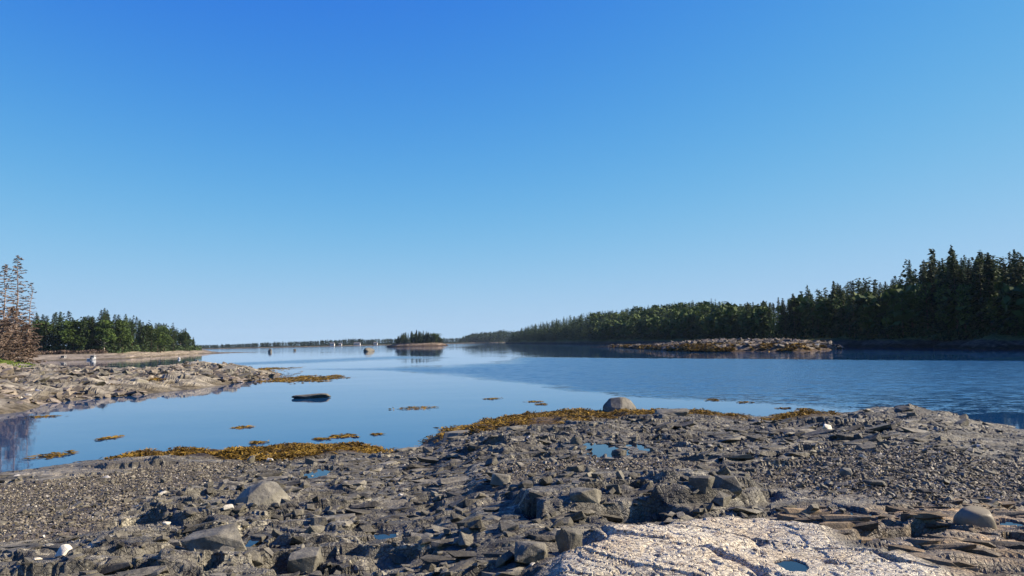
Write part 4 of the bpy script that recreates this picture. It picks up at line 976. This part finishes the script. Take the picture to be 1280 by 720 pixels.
# ------------------------------------------------------------------ rockweed
def fronds(x, y, z, L, W, r, lie=0.35):
    n = len(x); an = r.uniform(0, 6.28, n); el = np.abs(r.normal(0, lie, n))
    ax = np.stack([np.cos(an) * np.cos(el), np.sin(an) * np.cos(el), np.sin(el)], -1)
    sd = unit(np.cross(ax, np.array([0, 0, 1.0])) + np.stack([0 * an, 0 * an, r.normal(0, 0.5, n)], -1))
    return diamonds(np.stack([x, y, z], -1), ax, sd, L, W)
rw_ = np.random.default_rng(5)
for P, n, lab in ((P_WEED[0], 17000, 'golden brown rockweed heaped along the water edge round the big boulder'), (P_WEED[1], 14000, 'golden brown rockweed strip along the water beside the gravel'), (P_WEED[2], 3200, 'small clump of rockweed at the foot of the rock hump')):
    lo, hi = P.min(0) - 0.3, P.max(0) + 0.3
    x = rw_.uniform(lo[0], hi[0], 12 * n); y = rw_.uniform(lo[1], hi[1], 12 * n)
    dens = poly_mask(x + 0.4 * fbm(x, y, 3, 3), y + 0.4 * fbm(x, y, 4, 3), P, 0.35) * ss(-0.45, 0.1, fbm(x * 1.1, y * 1.1, 61, 3))
    k = dens > rw_.random(len(x)); x, y = x[k][:n], y[k][:n]
    z = np.maximum(shore(x, y), 0.0)
    V, Fq = fronds(x, y, z + rw_.uniform(0.0, 0.07, len(x)), rw_.uniform(0.07, 0.24, len(x)), rw_.uniform(0.018, 0.055, len(x)), rw_)
    tone = np.clip(0.45 + 0.5 * fbm(x * 1.5, y * 1.5, 66, 3) + 0.25 * rw_.normal(size=len(x)), 0, 1)
    link('rockweed', mesh_np('rockweed', V, Fq, {'rnd': np.repeat(tone, 4)}, M_WEED), kind='stuff', label=lab, category='seaweed')
def weed_patch(px, py, rx, ry, n, label, name='floating_rockweed', lift=0.0, kind=None, fine=1.0):
    cx, cy = on_plane(np.array([px * 1.0]), np.array([py * 1.0])); cx, cy = cx.item(), cy.item()
    _, y1 = on_plane(np.array([px * 1.0]), np.array([py - ry * 1.0])); _, y2 = on_plane(np.array([px * 1.0]), np.array([py + ry * 1.0]))
    a, b = rx / F * cy, abs((y1 - y2).item()) / 2
    u = rw_.uniform(-1, 1, 8 * n); v = rw_.uniform(-1, 1, 8 * n); X_, Y_ = u * a, v * b
    d = 1 - np.sqrt(u * u + v * v) + 0.75 * fbm(X_ / (0.3 * a) + px, Y_ / (0.3 * b) + py, 77, 3)
    k = (d > 0.22 + 0.40 * rw_.random(len(u))); X_, Y_ = X_[k][:n], Y_[k][:n]; m = len(X_)
    z = 0.006 + rw_.uniform(0, 0.03, m) + lift * np.clip(d[k][:n], 0, 0.7)
    V, Fq = fronds(X_, Y_, z, fine * rw_.uniform(0.10, 0.30, m), fine * rw_.uniform(0.02, 0.06, m), rw_, 0.06 + 0.2 * (lift > 0))
    props = dict(label=label, category='seaweed')
    if kind: props['kind'] = kind
    else: props['group'] = 'floating rockweed patches'
    link(name, mesh_np(name, V, Fq, {'rnd': np.repeat(np.clip(0.6 + 0.3 * rw_.normal(size=m), 0, 1), 4)}, M_WEED), loc=(cx, cy, 0), **props)
for px, py, rx, ry, n, lab in (
    (68, 569, 24, 5, 260, 'largest raft of floating rockweed off the left slab beside the tree reflection'), (139, 547.5, 10, 3, 150, 'small round raft of rockweed alone in calm water beyond the left slab'),
    (303, 534.5, 14, 2, 140, 'thin raft of rockweed in open calm water off the gravel beach'), (324, 553.5, 14, 2, 120, 'small raft of rockweed just off the left rockweed strip'),
    (432, 545.5, 20, 3, 260, 'ragged raft of rockweed off the rockweed strip'), (402, 549, 14, 1.6, 120, 'thin sliver of rockweed beside the ragged raft off the rockweed strip'), (472, 543, 8, 1.5, 70, 'tiny scrap of rockweed right of the long ragged raft'),
    (520, 510, 38, 2.2, 210, 'thin dotted line of rockweed drifting in mid channel'), (668, 502.3, 14, 1.1, 110, 'upper of two thin rockweed slivers off the big boulder'), (676, 505.5, 11, 1.0, 90, 'lower of two thin rockweed slivers off the big boulder'),
    (615, 498.5, 14, 1.2, 90, 'faint thin streak of rockweed in the middle of the channel'), (892, 500, 14, 1.8, 130, 'small raft of rockweed on ruffled water beyond the big boulder'),
    (930, 503, 12, 1.2, 70, 'faint scrap of rockweed on ruffled water beside the small raft'), (1005, 511.5, 10, 1.5, 80, 'small raft of rockweed just off the rock hump'), (980, 510.5, 12, 1.0, 70, 'faint rockweed streak left of the raft by the rock hump'),
    (583, 536, 42, 5, 500, 'ragged rockweed mat spreading from the tilted slab'), (60, 521, 26, 2, 150, 'thin rockweed streak close under the rock spit')):
    weed_patch(px, py, rx, ry, n, lab)
for px, py, rx, ry, n, lift, lab in ((378, 474, 64, 5.5, 2600, 0.0, 'long tongue of floating rockweed trailing from the tip of the rock spit'), (322, 468, 34, 7, 1800, 0.7, 'mound of orange rockweed over the tip of the rock spit'),
    (206, 483, 16, 8, 700, 0.9, 'orange rockweed hanging on a boulder at the spit shore'), (285, 476, 40, 5, 1300, 0.25, 'rockweed fringe along the shore of the rock spit')):
    weed_patch(px, py, rx, ry, n, lab, 'rockweed', lift, 'stuff', 1.6)

n = 5200
P = rw_.uniform(762, 1052, n); f = np.interp(P, IS_PX, IS_F); s = rw_.random(n) ** 1.5 * np.interp(P, [762, 860, 1050], [11, 7, 4]); yy = f + s; x = at_depth(P, yy)
k = fbm(x / 3, yy / 3, 98, 3) > np.interp(P, [762, 860, 900, 1050], [-0.35, -0.25, 0.05, 0.0]); P, f, s, yy, x = (q[k] for q in (P, f, s, yy, x)); n = len(P)
V, Fq = fronds(x, yy, np.maximum(h_islet(P, s, 99 + 0 * s, x, yy), 0) + rw_.uniform(0.05, 0.35, n), rw_.uniform(0.4, 1.1, n), rw_.uniform(0.15, 0.4, n), rw_, 0.3)
link('rockweed', mesh_np('rockweed', V, Fq, {'rnd': np.repeat(rw_.random(n), 4)}, M_WEED), kind='stuff', label='rust brown rockweed fringe of the low stony islet', category='seaweed')
# loose stones on the spit and the islet
rq = np.random.default_rng(31)
def strew(n, pxr, SPX, SF, SD, hf, lo, hi, srange, name, mat, label, dmask):
    P = rq.uniform(*pxr, n); f = np.interp(P, SPX, SF); dd = np.interp(P, SPX, SD); s = rq.uniform(*srange, n) * dd; yy = f + s; x = at_depth(P, yy)
    k = fbm(x / 4, yy / 4, 95, 3) > dmask; P, f, dd, s, yy, x = (q[k] for q in (P, f, dd, s, yy, x))
    z = hf(P, s, dd - s, x, yy); sz = lo + (hi - lo) * rq.random(len(x)) ** 3
    V, T, A = scatter(SLB + RB, x, yy, z + sz * 0.05, sz, 0.3, 0.8, rq, yaw=(0.4, 0.7))
    link(name, mesh_np(name, V, T, {'rnd': A}, mat), kind='stuff', label=label, category='stones')
M_SPST = mat_stone('spit_stone', (0.12, 0.10, 0.075), (0.23, 0.195, 0.15), bump=0.4)
M_ILST = mat_stone('islet_stone', (0.07, 0.06, 0.045), (0.17, 0.145, 0.11), bump=0.4)
strew(5000, (-60, 345), SP_PX, SP_F, SP_D, h_spit, 0.08, 0.75, (0.0, 0.75), 'spit_stones', M_SPST, 'grey brown stones and slabs strewn over the rock spit', -0.2)
strew(3000, (760, 1050), IS_PX, IS_F, IS_D, h_islet, 0.2, 1.3, (0.05, 0.9), 'islet_stones', M_ILST, 'grey boulders and slabs strewn over the low islet', -0.25)
strew(1500, (30, 335), SP_PX, SP_F, SP_D, h_spit, 0.25, 0.85, (0.12, 0.62), 'spit_slabs', M_RUBBLE, 'dark cracked slabs on the upper slope of the rock spit', -0.05)
# boulders on the spit
for px, py, wp, hp, z, m, sd, lab in ((170, 484, 22, 11, 0.25, M_BOULD, 21, 'grey boulder on the stony shore of the rock spit'), (92, 465, 12, 6, 0.9, M_DKBOULD, 22, 'flat grey boulder on the spit crest in front of the left boat'), (124, 465, 13, 6, 0.9, M_DKBOULD, 23, 'flat grey boulder on the spit crest in front of the right boat'),
                                  (53, 489, 16, 10, 0.45, M_BLOCK, 24, 'black upright rock in the stony slope of the spit'), (284, 467, 22, 10, 0.5, M_DKBOULD, 25, 'dark hunched rock near the tip of the spit'), (48, 459, 10, 4, 1.2, M_BOULD, 26, 'pale stone at the edge of the grass bank')):
    boulder('boulder', px, py, wp, hp, lab, 'boulder', m, sd, 18, 0.5, 0.05, z=z, sink=0.3)

# ------------------------------------------------------------------ moored boats, buoy, far houses
M_HULL = mat_plain('white_hull', (0.42, 0.42, 0.41), 0.3, 0.5, 0.04); M_DARK = mat_plain('dark_trim', (0.03, 0.03, 0.035), 0.4, 0.5, 0.1); M_GREY = mat_plain('grey_deck', (0.36, 0.37, 0.38), 0.6, 0.3, 0.1); M_ALU = mat_plain('metal_rail', (0.55, 0.56, 0.57), 0.35, 0.5, 0.05)
def boxm(name, x0, x1, y0, y1, z0, z1, mat, bev=0.03, taper=1.0):
    bm = bmesh.new(); bmesh.ops.create_cube(bm, size=1)
    for v in bm.verts:
        t = taper if v.co.z > 0 else 1.0
        v.co = Vector(((x0 + x1) / 2 + v.co.x * (x1 - x0) * t, (y0 + y1) / 2 + v.co.y * (y1 - y0) * t, (z0 + z1) / 2 + v.co.z * (z1 - z0)))
    if bev: bmesh.ops.bevel(bm, geom=bm.edges[:], offset=bev, segments=1, affect='EDGES')
    me = bpy.data.meshes.new(name); bm.to_mesh(me); bm.free(); me.materials.append(mat); return me
def hull(name, L, B, D):
    """open-decked hull: sections from transom to stem, sheer rising to the bow"""
    ns = 9; V, Fq = [], []
    for i in range(ns):
        t = i / (ns - 1); b = B / 2 * (1 - t ** 3) + 0.01; zt = D * (0.8 + 0.3 * t * t); yy_ = (t - 0.5) * L
        V += [(-b, yy_, zt), (-b * 0.86, yy_, 0.15 * D), (0, yy_ - 0.0, -0.25 * D * (1 - t ** 4)), (b * 0.86, yy_, 0.15 * D), (b, yy_, zt), (b * 0.8, yy_, zt - 0.06), (-b * 0.8, yy_, zt - 0.06)]
    for i in range(ns - 1):
        for k in range(7): a, b_ = i * 7 + k, i * 7 + (k + 1) % 7; Fq.append((a, b_, b_ + 7, a + 7))
    me = bpy.data.meshes.new(name); me.from_pydata(V, [], Fq + [tuple(range(7))]); me.materials.append(M_HULL); me.update(); return me
def boat(px, py, rz, label, mast):
    x, y = on_plane(np.array([px * 1.0]), np.array([py * 1.0])); x, y = x.item(), y.item()
    o = thing('motor_boat', (x, y, 0.0), label, 'boat', None, rz, (0.8, 0.8, 0.8))
    link('hull', hull('hull', 5.6, 2.0, 0.75), o)
    cb = link('cabin', boxm('cabin', -0.72, 0.72, -0.6, 1.0, 0.55, 1.55, M_HULL, 0.06, 0.85), o)
    link('roof', boxm('roof', -0.80, 0.80, -0.95, 0.95, 1.555, 1.63, M_HULL, 0.02), cb)
    for sx in (-1, 1):
        link('window', boxm('window', 0.06 * sx if sx > 0 else -0.56, 0.56 if sx > 0 else -0.06, -0.66, -0.56, 0.98, 1.42, M_DARK, 0.01), cb)
        link('side_window', boxm('side_window', sx * 0.66 - 0.03, sx * 0.66 + 0.03, -0.35, 0.6, 1.0, 1.38, M_DARK, 0.01), cb)
    mt = link('outboard_motor', boxm('outboard_motor', 0.28, 0.68, -3.25, -2.75, 0.25, 1.0, M_DARK, 0.08), o)
    link('motor_leg', boxm('motor_leg', 0.42, 0.54, -3.08, -2.92, -0.3, 0.26, M_GREY, 0.02), mt)
    link('swim_platform', boxm('swim_platform', -0.85, 0.20, -3.2, -2.75, 0.18, 0.26, M_GREY, 0.02), o)
    if mast:
        V, Fq = tube([(0.3, 0.1, 1.6), (0.5, 0.0, 2.2), (0.75, -0.1, 2.9)], [0.03, 0.025, 0.015], 5); link('antenna', mesh_np('antenna', V, Fq, None, M_ALU, True), o)
boat(79, 450.2, 0.10, 'white cabin boat moored in the cove, without an antenna', False)
boat(116, 450.0, 0.14, 'white cabin boat with a slanting antenna moored in the cove', True)
x, y = on_plane(np.array([224.0]), np.array([449.0]))
o = thing('mooring_buoy', (x.item(), y.item(), 0), 'little white mooring buoy off the beach of the low point', 'buoy')
bm = bmesh.new(); bmesh.ops.create_uvsphere(bm, u_segments=12, v_segments=8, radius=0.32)
me = bpy.data.meshes.new('float_ball'); bm.to_mesh(me); bm.free(); me.materials.append(M_HULL); link('float_ball', me, o, (0, 0, 0.18))
V, Fq = tube([(0, 0, 0.45), (0, 0, 0.75)], [0.04, 0.04], 6); link('pick_up_pole', mesh_np('pick_up_pole', V, Fq, None, M_DARK), o)
M_ROOF = mat_plain('grey_roof', (0.12, 0.12, 0.125), 0.8, 0.2, 0.15); M_WALLW = mat_plain('white_clapboard', (0.45, 0.445, 0.43), 0.7, 0.2, 0.05)
def house(px, w, d, h, label):
    yv = float(np.interp(px, FS_PX, FS_F)) + 6; x = at_depth(np.array([px * 1.0]), yv).item()
    o = thing('house', (x, yv, 0.9), label, 'house')
    link('wall', boxm('wall', -w / 2, w / 2, 0, d, -0.5, h, M_WALLW, 0), o)
    V = [(-w / 2 - .3, -.3, h), (w / 2 + .3, -.3, h), (w / 2 + .3, d + .3, h), (-w / 2 - .3, d + .3, h), (-w / 2 - .3, d / 2, h + d * 0.38), (w / 2 + .3, d / 2, h + d * 0.38)]
    me = bpy.data.meshes.new('roof'); me.from_pydata(V, [], [(0, 1, 5, 4), (2, 3, 4, 5), (0, 4, 3), (1, 2, 5), (3, 2, 1, 0)]); me.materials.append(M_ROOF); link('roof', me, o, (0, 0, 0.01))
    for i in range(3):
        cx = (i - 1) * w * 0.3
        link('window', boxm('window', cx - 0.45, cx + 0.45, -0.05, 0.02, 1.2, 2.4, M_DARK, 0), o)
house(415, 6.5, 5, 3.2, 'square white house on the horizon shore, the farthest left of four'.replace(', the farthest left of four', ' near the low left trees'))
house(425, 4.5, 4, 2.6, 'small white shed next to the square white house on the horizon shore')
house(446, 10.0, 5, 2.8, 'long white house on the horizon shore between the shed and the island')
house(469, 6.0, 5, 2.8, 'white house on the horizon shore closest to the round wooded island')

# ------------------------------------------------------------------ air
N = NT('haze_air'); N.t.nodes.remove(N.b)
pv = N.n('ShaderNodeVolumePrincipled'); pv.inputs['Color'].default_value = (0.55, 0.75, 1.0, 1); pv.inputs['Density'].default_value = 0.000045; pv.inputs['Anisotropy'].default_value = 0.0
N.l(pv.outputs[0], N.t.nodes['Material Output'].inputs['Volume'])
link('haze', boxm('haze', -3300, 3300, -3300, 3300, -4.0, 70, N.m, 0), kind='stuff')
